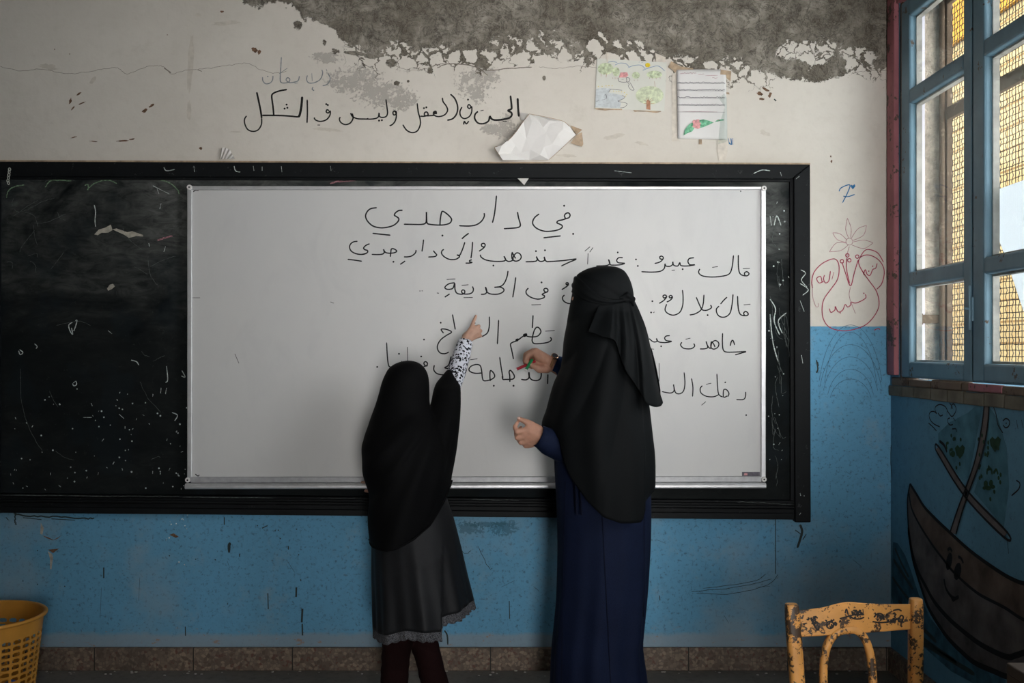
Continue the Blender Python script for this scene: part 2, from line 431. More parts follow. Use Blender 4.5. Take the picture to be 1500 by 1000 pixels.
M['hair'] = simple('dark_hair', (0.012, 0.009, 0.007), 0.6, 0.3, ns=60)
M['shoe'] = simple('black_shoe_leather', (0.015, 0.014, 0.014), 0.45, 0.4)
M['leather'] = simple('tan_leather_strap', (0.30, 0.15, 0.07), 0.5, 0.4, ns=60)
M['gold'] = simple('rose_gold_case', (0.75, 0.50, 0.36), 0.25, 0.5, 1.0, amt=0.05)
M['dial'] = simple('dark_dial', (0.02, 0.02, 0.03), 0.15, 0.5, amt=0.05)
M['pen_red'] = simple('red_plastic', (0.36, 0.012, 0.025), 0.35, 0.5, amt=0.08)
M['pen_green'] = simple('green_plastic', (0.01, 0.22, 0.07), 0.35, 0.5, amt=0.08)
M['pen_white'] = simple('white_plastic', (0.72, 0.70, 0.68), 0.4, 0.5, amt=0.05)
M['paper'] = simple('white_paper', (0.74, 0.715, 0.69), 0.85, 0.15, ns=6, amt=0.04)
M['paper_back'] = simple('grey_white_paper', (0.66, 0.63, 0.60), 0.85, 0.15, ns=6, amt=0.06)
M['page'] = simple('page_in_plastic', (0.70, 0.68, 0.66), 0.5, 0.3, ns=6, amt=0.04)
M['draw'] = simple('drawing_paper', (0.66, 0.655, 0.59), 0.85, 0.15, ns=8, amt=0.05)
M['tape'] = simple('yellowed_tape', (0.40, 0.29, 0.19), 0.5, 0.4, ns=40, amt=0.35)
M['tape_pale'] = simple('pale_tape', (0.62, 0.56, 0.48), 0.4, 0.4, ns=40, amt=0.15)
M['c_green'] = simple('pale_green_crayon', (0.53, 0.59, 0.40), 0.9, 0.1, ns=90, amt=0.4)
M['c_green2'] = simple('light_green_crayon', (0.585, 0.63, 0.45), 0.9, 0.1, ns=90, amt=0.25)
M['c_leaf'] = simple('green_crayon', (0.17, 0.42, 0.26), 0.9, 0.1, ns=110, amt=0.6)
M['c_pink'] = simple('pink_crayon', (0.68, 0.33, 0.33), 0.9, 0.1, ns=110, amt=0.3)
M['c_blue'] = simple('blue_pencil', (0.18, 0.27, 0.42), 0.9, 0.1, ns=90, amt=0.3)
M['c_water'] = simple('pale_blue_pencil', (0.56, 0.59, 0.60), 0.9, 0.1, ns=90, amt=0.15)
M['c_yellow'] = simple('yellow_crayon', (0.72, 0.55, 0.05), 0.9, 0.1, ns=90, amt=0.2)
M['c_brown'] = simple('brown_crayon', (0.42, 0.22, 0.14), 0.9, 0.1, ns=90, amt=0.3)
M['c_gray'] = simple('grey_pen', (0.13, 0.12, 0.14), 0.9, 0.1, ns=90, amt=0.3)
M['hull'] = simple('grey_brown_paint', (0.115, 0.098, 0.095), 0.8, 0.2, ns=9, amt=0.45)
M['hull_in'] = simple('brown_paint', (0.125, 0.088, 0.070), 0.8, 0.2, ns=9, amt=0.4)
M['mast'] = simple('mast_grey_paint', (0.15, 0.125, 0.12), 0.8, 0.2, ns=20, amt=0.25)
M['boat_line'] = simple('boat_outline_paint', (0.010, 0.009, 0.010), 0.7, 0.2, ns=30)
M['sea'] = simple('dark_teal_paint', (0.035, 0.105, 0.155), 0.7, 0.3, ns=14, amt=0.5)
M['sail'] = simple('thin_teal_wash', (0.070, 0.190, 0.255), 0.75, 0.2, ns=12, amt=0.3)
M['dgreen'] = simple('dark_green_paint', (0.016, 0.05, 0.022), 0.7, 0.2, ns=30)
M['chair'] = chipped('worn_ochre_varnish', (0.62, 0.29, 0.075), (0.055, 0.032, 0.018), 0.42, 20, 0.515, 0.4, 0.35)
M['chair_ink'] = simple('black_scribble', (0.018, 0.015, 0.013), 0.6, 0.3, ns=50)
M['desk'] = chipped('dark_brown_desk', (0.060, 0.043, 0.032), (0.11, 0.085, 0.065), 0.6, 12, 0.6)
M['basket'] = simple('orange_plastic', (0.58, 0.265, 0.040), 0.5, 0.35, ns=10, amt=0.12)
M['blue_wrap'] = simple('blue_wrapper', (0.03, 0.10, 0.42), 0.35, 0.5, amt=0.1)
M['chain'] = simple('pale_metal_chain', (0.50, 0.52, 0.46), 0.4, 0.5, 0.6, amt=0.1)
M['spill'] = simple('dark_green_drip', (0.020, 0.035, 0.035), 0.6, 0.3, ns=60)
M['smear'] = simple('teal_smear', (0.065, 0.165, 0.22), 0.7, 0.3, ns=30, amt=0.4)
M['debris'] = simple('plaster_crumbs', (0.45, 0.42, 0.38), 0.9, 0.1)

# ------------------------------------------------------------------ object helpers
def link(o, parent=None):
    COL.objects.link(o)
    if parent is not None: o.parent = parent
    return o
def tag(o, label, cat, group=None):
    o['label'] = label; o['category'] = cat
    if group: o['group'] = group
    return o
def struct(o):
    o['kind'] = 'structure'; return o
def thing(name, label, cat, loc=(0, 0, 0), group=None):
    o = bpy.data.objects.new(name, None); o.empty_display_size = 0.1
    COL.objects.link(o); o.location = loc
    return tag(o, label, cat, group)
def obj(name, bm, m, parent=None, smooth=False, bevel=0.0, solid=0.0, keep=False):
    """bm is in world coordinates; parents are plain translations"""
    me = bpy.data.meshes.new(name)
    if not keep: bmesh.ops.recalc_face_normals(bm, faces=bm.faces[:])
    if parent is not None:
        off = Vector(parent.location); q = parent.parent
        while q is not None: off += Vector(q.location); q = q.parent
        for v in bm.verts: v.co -= off
    bm.to_mesh(me); bm.free()
    for mm in (m if isinstance(m, (list, tuple)) else (m,)): me.materials.append(mm)
    if smooth:
        for p in me.polygons: p.use_smooth = True
    o = bpy.data.objects.new(name, me)
    link(o, parent)
    if solid:
        s = o.modifiers.new('thickness', 'SOLIDIFY'); s.thickness = solid; s.offset = -1
    if bevel:
        b = o.modifiers.new('bevel', 'BEVEL'); b.width = bevel; b.segments = 2; b.limit_method = 'ANGLE'; b.angle_limit = R(40)
    return o
def box(bm, x0, x1, y0, y1, z0, z1):
    r = bmesh.ops.create_cube(bm, size=1.0)
    for v in r['verts']:
        v.co = Vector(((x0 + x1) / 2 + v.co.x * abs(x1 - x0), (y0 + y1) / 2 + v.co.y * abs(y1 - y0), (z0 + z1) / 2 + v.co.z * abs(z1 - z0)))
    return r['verts']
def nbox(*a):
    bm = bmesh.new(); box(bm, *a); return bm
def prism(bm, pts, ext):
    """closed polygon of Vectors extruded along the vector ext"""
    a = [bm.verts.new(p) for p in pts]; b = [bm.verts.new(p + ext) for p in pts]
    n = len(pts)
    bm.faces.new(a); bm.faces.new(b[::-1])
    for i in range(n): bm.faces.new((a[i], b[i], b[(i + 1) % n], a[(i + 1) % n]))
def frame_of(t):
    t = t.normalized()
    u = Vector((0, 0, 1)) if abs(t.z) < 0.9 else Vector((1, 0, 0))
    a = t.cross(u).normalized(); return a, t.cross(a).normalized()
def tube(bm, pts, rad, n=10, cap=True):
    pts = [Vector(p) for p in pts]
    rad = rad if isinstance(rad, (list, tuple)) else [rad] * len(pts)
    rings = []; a0 = None
    for i, p in enumerate(pts):
        t = (pts[min(i + 1, len(pts) - 1)] - pts[max(i - 1, 0)])
        if a0 is None: a, b = frame_of(t)
        else:
            t = t.normalized(); a = (a0 - t * a0.dot(t)).normalized(); b = t.cross(a)
        a0 = a
        rings.append([bm.verts.new(p + (a * math.cos(2 * PI * k / n) + b * math.sin(2 * PI * k / n)) * rad[i]) for k in range(n)])
    for r0, r1 in zip(rings, rings[1:]):
        for k in range(n): bm.faces.new((r0[k], r0[(k + 1) % n], r1[(k + 1) % n], r1[k]))
    if cap: bm.faces.new(rings[0][::-1]); bm.faces.new(rings[-1])
def catmull(pts, sub=6):
    if len(pts) < 3: return [tuple(p) for p in pts]
    out = []
    q = [pts[0]] + list(pts) + [pts[-1]]
    for i in range(1, len(q) - 2):
        p0, p1, p2, p3 = q[i - 1:i + 3]
        for s in range(sub):
            t = s / sub
            out.append(tuple(0.5 * (2 * b + (c - a) * t + (2 * a - 5 * b + 4 * c - d) * t * t + (3 * b - a - 3 * c + d) * t ** 3)
                             for a, b, c, d in zip(p0, p1, p2, p3)))
    out.append(tuple(pts[-1])); return out
def interp(pts, v):
    if v <= pts[0][0]: return pts[0][1]
    for (a, b), (c, d) in zip(pts, pts[1:]):
        if v <= c: return b + (d - b) * (v - a) / (c - a) if c != a else d
    return pts[-1][1]
def smooth_interp(rows, v):
    """rows: (key, a, b, ...) monotone; cubic in between"""
    if v <= rows[0][0]: return rows[0][1:]
    if v >= rows[-1][0]: return rows[-1][1:]
    for i in range(len(rows) - 1):
        if rows[i][0] <= v <= rows[i + 1][0]: break
    r0 = rows[max(i - 1, 0)]; r1 = rows[i]; r2 = rows[i + 1]; r3 = rows[min(i + 2, len(rows) - 1)]
    h = r2[0] - r1[0]; t = (v - r1[0]) / h
    out = []
    for k in range(1, len(r1)):
        m1 = (r2[k] - r0[k]) / max(r2[0] - r0[0], 1e-6) * h; m2 = (r3[k] - r1[k]) / max(r3[0] - r1[0], 1e-6) * h
        s = (r2[k] - r1[k])
        if abs(s) < 1e-9: m1 = m2 = 0
        out.append((2 * t**3 - 3 * t**2 + 1) * r1[k] + (t**3 - 2 * t**2 + t) * m1 + (-2 * t**3 + 3 * t**2) * r2[k] + (t**3 - t**2) * m2)
    return out

# flat strokes of ink, chalk or paint that lie on a surface
def strokes(bm, lines, to3, normal, width, crop=(0, 0, 1.0), sub=6, jitter=0.0, taper=True):
    ox, oy, s = crop
    for ln in lines:
        w = width
        if isinstance(ln, dict): w = width * ln.get('w', 1); ln = ln['p']
        pts = [(ox + p[0] / s, oy + p[1] / s) for p in ln]
        if len(pts) == 1:
            c = to3(*pts[0]); a, b = frame_of(normal)
            vs = [bm.verts.new(c + (a * math.cos(k * PI / 4) * 1.0 + b * math.sin(k * PI / 4)) * w * 0.75) for k in range(8)]
            bm.faces.new(vs); continue
        pts = catmull(pts, sub)
        if jitter:
            pts = [(p[0] + random.uniform(-1, 1) * jitter, p[1] + random.uniform(-1, 1) * jitter) for p in pts]
        q = [to3(*p) for p in pts]
        q = [p for i, p in enumerate(q) if i == 0 or (p - q[i - 1]).length > 1e-6]
        if len(q) < 2: continue
        L = []; Rr = []
        n = len(q)
        for i in range(n):
            t = (q[min(i + 1, n - 1)] - q[max(i - 1, 0)])
            if t.length < 1e-9: t = Vector((1, 0, 0))
            sd = normal.cross(t.normalized())
            if sd.length < 1e-6: sd = Vector((0, 0, 1))
            sd.normalize()
            ww = w / 2
            if taper and i in (0, n - 1): ww *= 0.55
            L.append(bm.verts.new(q[i] + sd * ww)); Rr.append(bm.verts.new(q[i] - sd * ww))
        for i in range(n - 1): bm.faces.new((L[i], L[i + 1], Rr[i + 1], Rr[i]))
NF = Vector((0, -1, 0)); NR = Vector((-1, 0, 0))
def stroke_obj(name, lines, to3, normal, width, m, parent, crop=(0, 0, 1.0), **kw):
    bm = bmesh.new(); strokes(bm, lines, to3, normal, width, crop, **kw)
    return obj(name, bm, m, parent, keep=True)
def fill(bm, pts, to3, crop=(0, 0, 1.0), sub=0):
    ox, oy, s = crop
    pts = [(ox + p[0] / s, oy + p[1] / s) for p in pts]
    if sub: pts = catmull(pts + [pts[0]], sub)[:-1]
    f = bm.faces.new([bm.verts.new(to3(*p)) for p in pts])
    f.normal_update()
    bmesh.ops.triangulate(bm, faces=[f], ngon_method='EAR_CLIP')
def fill_obj(name, polys, to3, m, parent, crop=(0, 0, 1.0), sub=0):
    bm = bmesh.new()
    for p in polys: fill(bm, p, to3, crop, sub)
    return obj(name, bm, m, parent, keep=True)
def ellipse_pts(cx, cy, rx, ry, n=14, a=0.0):
    return [(cx + rx * math.cos(2 * PI * k / n) * math.cos(a) - ry * math.sin(2 * PI * k / n) * math.sin(a),
             cy + rx * math.cos(2 * PI * k / n) * math.sin(a) + ry * math.sin(2 * PI * k / n) * math.cos(a)) for k in range(n)]

# ------------------------------------------------------------------ the room
XL, YB, ZC = -2.75, -7.2, 3.35
WT = 0.19
wf = struct(obj('wall_front', nbox(XL - 0.2, XW + WT, 0.0, 0.25, 0.0, ZC), M['wall']))
struct(obj('wall_left', nbox(XL - 0.2, XL, YB, 0.0, 0.0, ZC), M['cream']))
bm = bmesh.new()
for a in ((XL - 0.2, 0.28, 0.0, ZC), (1.22, XW + WT, 0.0, ZC), (0.28, 1.22, 2.12, ZC)): box(bm, a[0], a[1], YB - 0.2, YB, a[2], a[3])  # gap cut for the added rear lamp
struct(obj('wall_back', bm, M['cream']))
# unseen block added to shade the house across the lane from the sky
struct(obj('wall_sky_block', nbox(XL - 0.2, XW + WT, 0.25, 14.0, -3.0, ZC + 0.15), M['cream']))
struct(obj('floor', nbox(XL - 0.2, XW + WT, YB - 0.2, 0.25, -0.12, 0.0), M['floor']))
struct(obj('ceiling', nbox(XL - 0.2, XW + WT, YB - 0.2, 0.25, ZC, ZC + 0.15), M['ceiling']))
Z0, Z1 = 1.205, 2.76
openings = [(4.165, 2.86), (2.35, 0.90)]       # distances from the camera along the wall
bm = bmesh.new()
box(bm, XW, XW + WT, YB, 0.0, 0.0, Z0); box(bm, XW, XW + WT, YB, 0.0, Z1, ZC)
edges = [D] + [v for o in openings for v in o] + [YB + D]
for a, b in zip(edges[0::2], edges[1::2]): box(bm, XW, XW + WT, b - D, a - D, Z0, Z1)
wr = struct(obj('wall_right', bm, M['blue']))
struct(obj('baseboard_front', nbox(XL, XW, -0.022, 0.0, 0.0, 0.094), M['terrazzo'], bevel=0.004))
struct(obj('baseboard_right', nbox(XW - 0.02, XW, YB, -0.022, 0.0, 0.094), M['terrazzo'], bevel=0.004))
# stone sill under the front window, with a decayed course on top of it
bm = bmesh.new()
yy = -0.005
for w in (0.145, 0.12, 0.16, 0.15, 0.13, 0.155, 0.14, 0.15, 0.14, 0.12):
    box(bm, XW - 0.012, XW + 0.01, yy - w + 0.002, yy, 1.140 + random.uniform(-.002, .002), 1.182 + random.uniform(-.002, .003)); yy -= w
sill = struct(obj('trim_1', bm, M['sill_stone'], bevel=0.004))
bm = bmesh.new(); yy = -0.02
for w in (0.18, 0.22, 0.26, 0.24, 0.2, 0.22):
    box(bm, XW - 0.006, XW + 0.04, yy - w + 0.004, yy, 1.182, 1.214 + random.uniform(-.006, .002)); yy -= w
struct(obj('trim_2', bm, M['rotten'], bevel=0.006))
bm = bmesh.new(); box(bm, XW - 0.0085, XW + 0.0, -0.98, -0.74, 1.186, 1.212)
struct(obj('trim_3', bm, M['pink'], bevel=0.003))
# plaster jamb beyond the sash (front end of the opening) and the thin dark edge by the corner
struct(obj('trim_4', nbox(XW + 0.075, XW + WT, -0.10, -0.090, Z0, Z1), M['stone']))
# ---- window_1: two blue casements in a pink frame
W1 = bpy.data.objects.new('window_1', None); COL.objects.link(W1); W1.location = (XW, -0.72, Z0); struct(W1)
W1['label'] = 'blue-grey wooden casement window with pink frame in right wall'
def wbox(name, m, d0, d1, z0, z1, x0, x1, bevel=0.004):
    return obj(name, nbox(x0, x1, d1 - D, d0 - D, z0, z1), m, W1, bevel=bevel)
wbox('pink_frame', M['pink'], 4.252, 4.172, 1.225, 2.80, XW - 0.020, XW + 0.012)
wbox('frame_rebate', M['rust'], 4.172, 4.140, 1.215, 2.77, XW + 0.004, XW + 0.05, 0.002)
wbox('pink_head', M['pink'], 4.165, 2.80, 2.735, 2.80, XW - 0.012, XW + 0.03)
def stile(name, d0, d1, z0, z1):
    return wbox(name, M['sash'], d0, d1, z0, z1, XW - 0.004, XW + 0.036, 0.007)
for (a, b) in ((4.140, 3.502), (3.497, 2.862)):
    bm = bmesh.new()
    def bb(d0, d1, z0, z1): box(bm, XW - 0.004, XW + 0.036, d1 - D, d0 - D, z0, z1)
    bb(a, a - 0.088, 1.217, 2.725); bb(b + 0.068, b, 1.217, 2.725)
    for z0, z1 in ((1.217, 1.280), (1.578, 1.634), (2.302, 2.360), (2.648, 2.725)): bb(a - 0.084, b + 0.064, z0, z1)
    leaf = obj('casement', bm, M['sash'], W1, bevel=0.008)
    for z0, z1 in ((1.276, 1.582), (1.630, 2.306), (2.356, 2.652)):
        obj('glass_pane', nbox(XW + 0.014, XW + 0.017, b + 0.064 - D, a - 0.084 - D, z0, z1), M['glass'], leaf)
        # glazing beads outside the glass
        g = bmesh.new()
        for q in ((a - 0.086, a - 0.096, z0, z1), (b + 0.076, b + 0.066, z0, z1), (a - 0.09, b + 0.07, z0, z0 + 0.012), (a - 0.09, b + 0.07, z1 - 0.012, z1)):
            box(g, XW + 0.022, XW + 0.044, q[1] - D, q[0] - D, q[2], q[3])
        obj('glazing_bead', g, M['pale_wood'], leaf)
wbox('outer_strip', M['pale_wood'], 4.165, 4.140, 1.21, 2.75, XW + 0.056, XW + 0.072, 0.002)
wbox('outer_strip', M['lilac'], 4.165, 4.150, 1.21, 2.75, XW + 0.074, XW + 0.098, 0.002)  # lit edge of the rebate, painted as a pale strip
# latch bolts on the meeting stiles
for z0, z1 in ((1.425, 1.505), (2.575, 2.66)):
    bm = bmesh.new()
    box(bm, XW - 0.012, XW - 0.003, 3.505 - D, 3.485 - D, z0, z1)
    tube(bm, [(XW - 0.014, 3.495 - D, z0 - 0.03), (XW - 0.014, 3.495 - D, z1 + 0.04)], 0.005, 8)
    tube(bm, [(XW - 0.014, 3.495 - D, (z0 + z1) / 2), (XW - 0.034, 3.490 - D, (z0 + z1) / 2 + 0.004)], 0.004, 8)
    obj('latch_bolt', bm, M['sash'], W1)
for i, (a, b) in enumerate(openings[1:]):
    w = bpy.data.objects.new('window_%d' % (i + 2), None); COL.objects.link(w); w.location = (XW, (a + b) / 2 - D, Z0); struct(w)
    bm = bmesh.new()
    for d0, d1 in ((a, a - 0.06), ((a + b) / 2 + 0.05, (a + b) / 2 - 0.05), (b + 0.06, b)): box(bm, XW - 0.004, XW + 0.036, d1 - D, d0 - D, Z0, Z1)
    for z0, z1 in ((Z0, Z0 + 0.06), (1.58, 1.63), (2.30, 2.36), (Z1 - 0.06, Z1)): box(bm, XW, XW + 0.034, b - D, a - D, z0, z1)
    obj('casement', bm, M['sash'], w)

# ---- iron frame with crimped wire mesh on the outer face of the opening
sc = thing('wire_mesh_screen', 'crimped wire mesh screen in rusty iron frame outside the blue window', 'window screen', (XW + 0.20, -0.75, Z0))
xm = XW + 0.196
bm = bmesh.new()
d0, d1 = 4.160, 2.862
for a, b in ((d0, d0 - 0.035), (d1 + 0.045, d1)): box(bm, xm - 0.02, xm + 0.004, b - D, a - D, Z0, Z1)
for a, b in ((Z0, Z0 + 0.03), (2.255, 2.305), (Z1 - 0.04, Z1)): box(bm, xm - 0.019, xm + 0.003, d1 - D, d0 - D, a, b)
obj('iron_frame', bm, M['rust'], sc, bevel=0.003)
bm = bmesh.new()
tube(bm, [(xm - 0.034, 4.138 - D, Z0), (xm - 0.034, 4.138 - D, Z1)], 0.011, 10)
obj('iron_pipe', bm, M['rust'], sc, smooth=True)
bm = bmesh.new()
box(bm, XW + 0.078, xm - 0.03, 4.160 - D, 4.146 - D, 1.435, 1.470); box(bm, XW + 0.078, XW + 0.088, 4.162 - D, 4.142 - D, 1.43, 1.475)
obj('hinge_strap', bm, M['rust'], sc, bevel=0.002)
bm = bmesh.new()
sp = 0.0225; wr_ = 0.0016
ny = int((4.12 - 2.90) / sp); nz = int((Z1 - 0.06 - Z0) / sp)
for j in range(nz):
    z = Z0 + 0.03 + j * sp + random.uniform(-.002, .002)
    tube(bm, [(xm + (0.0016 if (i + j) % 2 else -0.0016), 4.12 - i * sp - D, z + random.uniform(-.0012, .0012)) for i in range(ny + 1)], wr_, 4)
for i in range(ny):
    y = 4.12 - i * sp - D
    tube(bm, [(xm - (0.0016 if (i + j) % 2 else -0.0016), y + (0.0028 if j % 2 else -0.0028), Z0 + 0.02 + j * sp) for j in range(nz + 1)], wr_, 4)
obj('wire_mesh', bm, M['wire'], sc)

# ---- plastic sheet behind the sash
pts = [(1438, 286), (1545, 247), (1560, 560), (1528, 536), (1494, 440), (1472, 374)]
bm = bmesh.new()
xs = XW + 0.050
q = [Vector((xs, F * xs / (a - 750) - D, EYE - (b - HOR) * xs / (a - 750))) for a, b in pts]
prism(bm, q, Vector((0.003, 0, 0)))
tag(obj('plastic_sheet', bm, M['sheet']), 'white ribbed plastic sheet hung across the panes of the blue window', 'plastic sheet')

# ---- house across the lane
ho = struct(obj('wall_outside', nbox(4.6, 5.0, 1.2, 16.0, -3.0, 4.9), M['house']))
obj('ochre_band', nbox(4.56, 4.62, 1.2, 16, 4.50, 4.95), M['orange_band'], ho)
struct(obj('ground_outside', nbox(XW + WT, 4.6, -8, 16, -3.1, -3.0), M['lane']))

# ------------------------------------------------------------------ marks on the front wall
onw = on_front(0.0012)
CW = (340, 0, 3.409)
wall_text = [
 {'w': 1.5, 'p': [(1426, 490), (1428, 535), (1432, 582)]},
 {'w': 1.4, 'p': [(1390, 477), (1396, 535), (1392, 545), (1378, 552), (1394, 562), (1396, 576), (1380, 590), (1330, 599), (1300, 596), (1286, 578)]},
 {'w': 1.2, 'p': [(1286, 580), (1280, 604), (1256, 617), (1228, 614), (1212, 592), (1214, 570), (1228, 556)]},
 [(1240, 553), (1256, 550)], [(1352, 606), (1372, 606)],
 [(1192, 530), (1182, 522), (1176, 534), (1186, 542), (1196, 532), (1196, 560), (1184, 582), (1160, 592), (1142, 580), (1138, 556), (1148, 534)],
 [(1178, 497)], [(1156, 622), (1160, 606), (1170, 618), (1182, 604)],
 {'w': 1.15, 'p': [(1090, 470), (1112, 492), (1126, 530), (1122, 566), (1102, 592), (1074, 600)]},
 [(1050, 488), (1054, 508), (1070, 530), (1076, 552), (1060, 574), (1030, 582), (1008, 574), (1006, 560), (1018, 556), (1020, 570)],
 {'w': 2.4, 'p': [(1012, 560), (1014, 570)]},
 [(1008, 576), (980, 578), (962, 576), (962, 562), (974, 560), (978, 574), (960, 580), (940, 580)], [(958, 540)], [(970, 536)],
 [(924, 515), (930, 560), (938, 590), (940, 620), (926, 652), (900, 662), (872, 650), (852, 622)],
 [(808, 556), (818, 556), (820, 568), (808, 574), (803, 562), (812, 554), (820, 572), (816, 600), (802, 620), (786, 628)],
 [(768, 495), (774, 540), (776, 566), (768, 582), (748, 586), (736, 580), (734, 564), (728, 586), (700, 594), (660, 594), (624, 592), (600, 580), (592, 564)],
 [(734, 602)], [(748, 600)], [(660, 596), (680, 590)],
 [(600, 566), (604, 590), (590, 614), (566, 622), (544, 612), (536, 596), (540, 584)],
 [(484, 552), (474, 548), (470, 558), (480, 564), (490, 554), (488, 576), (470, 598), (440, 606), (416, 598), (410, 586)],
 [(470, 520)], [(478, 524)], [(426, 624), (440, 624)],
 {'w': 1.1, 'p': [(375, 497), (376, 560), (374, 614)]},
 {'w': 1.7, 'p': [(350, 482), (346, 530), (338, 572), (330, 584)]},
 {'w': 1.2, 'p': [(332, 584), (270, 578), (208, 576), (150, 576)]},
 {'w': 1.2, 'p': [(208, 576), (204, 530), (198, 482), (206, 466), (236, 454), (274, 447)]},
 [(262, 542)], [(276, 538)], [(272, 522)],
 {'w': 1.3, 'p': [(123, 460), (132, 500), (142, 550), (148, 590)]},
 [(148, 590), (146, 622), (130, 648), (104, 656), (78, 646), (64, 620), (62, 596), (72, 578)]]
stroke_obj('wall_text', wall_text, onw, NF, 0.0058, M['wallink'], wf, CW)
pencil_text = [[(152, 385), (154, 404), (168, 418), (190, 414), (202, 398), (204, 378)], [(178, 382)], [(246, 285), (243, 340), (240, 396), (246, 412), (266, 414), (284, 408), (288, 394), (276, 388), (270, 400), (286, 412), (310, 410), (330, 402), (336, 380)],
    [(312, 416), (330, 414)], [(398, 366), (400, 404)], [(376, 376), (372, 398), (384, 414), (412, 412), (440, 396), (452, 366), (448, 348)], [(404, 434), (400, 446), (410, 452)], [(470, 344), (474, 356)],
    [(478, 366), (490, 392), (476, 420), (452, 428)], [(236, 368), (276, 340)]]
stroke_obj('faint_wall_text', pencil_text, onw, NF, 0.0042, M['pencil'], wf, CW)
crk = [[(0, 97), (30, 104), (62, 101), (100, 108), (140, 103), (170, 99), (186, 108), (215, 98), (238, 97), (252, 108), (275, 102), (300, 101), (340, 95), (364, 93), (380, 101), (402, 107), (420, 104)],
       [(575, 94), (598, 102), (625, 100), (645, 93)], [(880, 101), (850, 97), (820, 100), (790, 98)], [(1250, 106), (1275, 104), (1300, 103)]]
stroke_obj('wall_crack', crk, onw, NF, 0.0016, M['crackm'], wf, sub=8, jitter=0.8)
stroke_obj('wall_crack', [{'w': 2, 'p': [(240, 99), (250, 107)]}, {'w': 1.4, 'p': [(289, 102), (296, 105)]}, [(640, 100), (655, 94), (685, 95), (700, 100), (715, 110)], [(715, 103), (750, 100), (780, 98)]],
           onw, NF, 0.004, M['crackm'], wf, jitter=0.6)
def blot(cx, cy, rx, ry, ang=0.0, n=16, jit=0.45):
    return [(cx + r_ * (rx * math.cos(a) * math.cos(ang) - ry * math.sin(a) * math.sin(ang)), cy + r_ * (rx * math.cos(a) * math.sin(ang) + ry * math.sin(a) * math.cos(ang)))
            for a, r_ in ((2 * PI * k / n, 1 - random.uniform(0, jit)) for k in range(n))]
fill_obj('wall_stain', [blot(212, 162, 5, 3, -.5), blot(222, 155, 6, 2.2, -.6), blot(107, 158, 5, 1.6, -.9), blot(120, 151, 7, 1.2, -.4), blot(103, 148, 2.2, 6, .3), blot(116, 137, 5, 1.6, -.6), blot(180, 206, 12, 1.6, -.05), blot(193, 204, 5, 1.4, -.2),
    blot(137, 207, 7, .9, .1), blot(108, 201, 6, .9, -.3), blot(325, 17, 3.2, 2.2), blot(373, 73, 6, 4, .6), blot(380, 76, 3, 5, .2), blot(1113, 137, 6, 3, .4), blot(1122, 131, 8, 2.2, .5), blot(1128, 139, 3, 5, .3), blot(1116, 145, 5, 2, 0), blot(1218, 236, 1.6, 3), blot(1217, 229, 1.4, 2),
    blot(294, 217, 3, 3, 0), blot(80, 72, 1, 1), blot(102, 79, 1, 1), blot(245, 51, 1, 1)], onw, M['rustspot'], wf)
fill_obj('wall_stain', [blot(279, 90, 5, 50, .06, 22, .3), blot(277, 162, 4, 17, 0, 18, .3), blot(330, 34, 26, 4, -.08, 20, .4), blot(70, 98, 18, 6, .2, 20, .5), blot(136, 118, 4, 8, .6, 14, .4), blot(345, 193, 10, 1.2, 0, 14, .4), blot(290, 22, 8, 3, 0, 14, .5), blot(480, 190, 26, 3, .1, 18, .5),
    blot(900, 200, 18, 5, -.2, 18, .5), blot(940, 210, 14, 3, .2, 18, .5), blot(1120, 195, 10, 5, .4, 16, .5), blot(830, 228, 20, 3, .05, 18, .5)], on_front(0.0008), M['smudge'], wf)
stroke_obj('ink_stain', [[(1134, 145), (1137, 148)]], onw, NF, 0.009, M['spill'], wf)
# blue letter with a small heart, and the red heart drawing, right of the blackboard
CR = (1120, 240, 2.778)
stroke_obj('blue_letter', [[(303, 112), (312, 97), (346, 85), (340, 112), (317, 158)], [(320, 131), (340, 133), (367, 124)]], onw, NF, 0.0042, M['blue_ink'], wf, CR)
fill_obj('blue_letter', [[(359, 104), (350, 92), (352, 84), (359, 88), (366, 82), (370, 90)]], onw, M['blue_ink'], wf, CR)
red = [[(196, 505), (192, 480), (202, 440), (235, 405), (280, 386), (300, 402), (303, 440), (294, 475), (268, 512), (242, 550), (234, 590), (240, 632), (264, 664), (310, 678), (360, 674), (412, 654), (448, 616), (466, 572), (456, 520), (426, 476), (398, 436), (383, 404), (390, 380), (420, 370), (456, 384), (480, 412), (487, 446), (476, 488), (456, 510)],
       [(385, 386), (404, 356), (424, 348), (460, 362), (484, 400)], [(315, 400), (332, 452), (350, 496), (366, 440), (381, 390)], [(333, 384), (334, 430), (346, 486)],
       [(282, 440), (274, 470)], [(268, 436), (262, 474), (248, 484), (240, 468), (244, 452)], [(240, 478), (222, 484), (212, 466), (228, 458), (234, 482)],
       [(402, 450), (410, 430), (418, 450), (430, 452), (440, 430), (452, 424), (458, 404)], [(424, 436)], [(440, 416)],
       [(264, 588), (270, 604), (286, 594), (288, 580), (300, 602), (318, 594), (328, 572), (338, 582), (350, 574), (352, 562), (370, 566), (396, 556), (412, 544), (410, 530)], [(404, 526)], [(308, 606)], [(446, 676), (462, 670), (470, 674)]]
for cx, cy in ((315, 396), (337, 372), (345, 392), (377, 377)): red.append([(cx + 7 * math.cos(a), cy + 7 * math.sin(a)) for a in [k * PI / 4 for k in range(9)]])
stroke_obj('red_lettering', red, onw, NF, 0.0038, M['red_ink'], wf, CR)
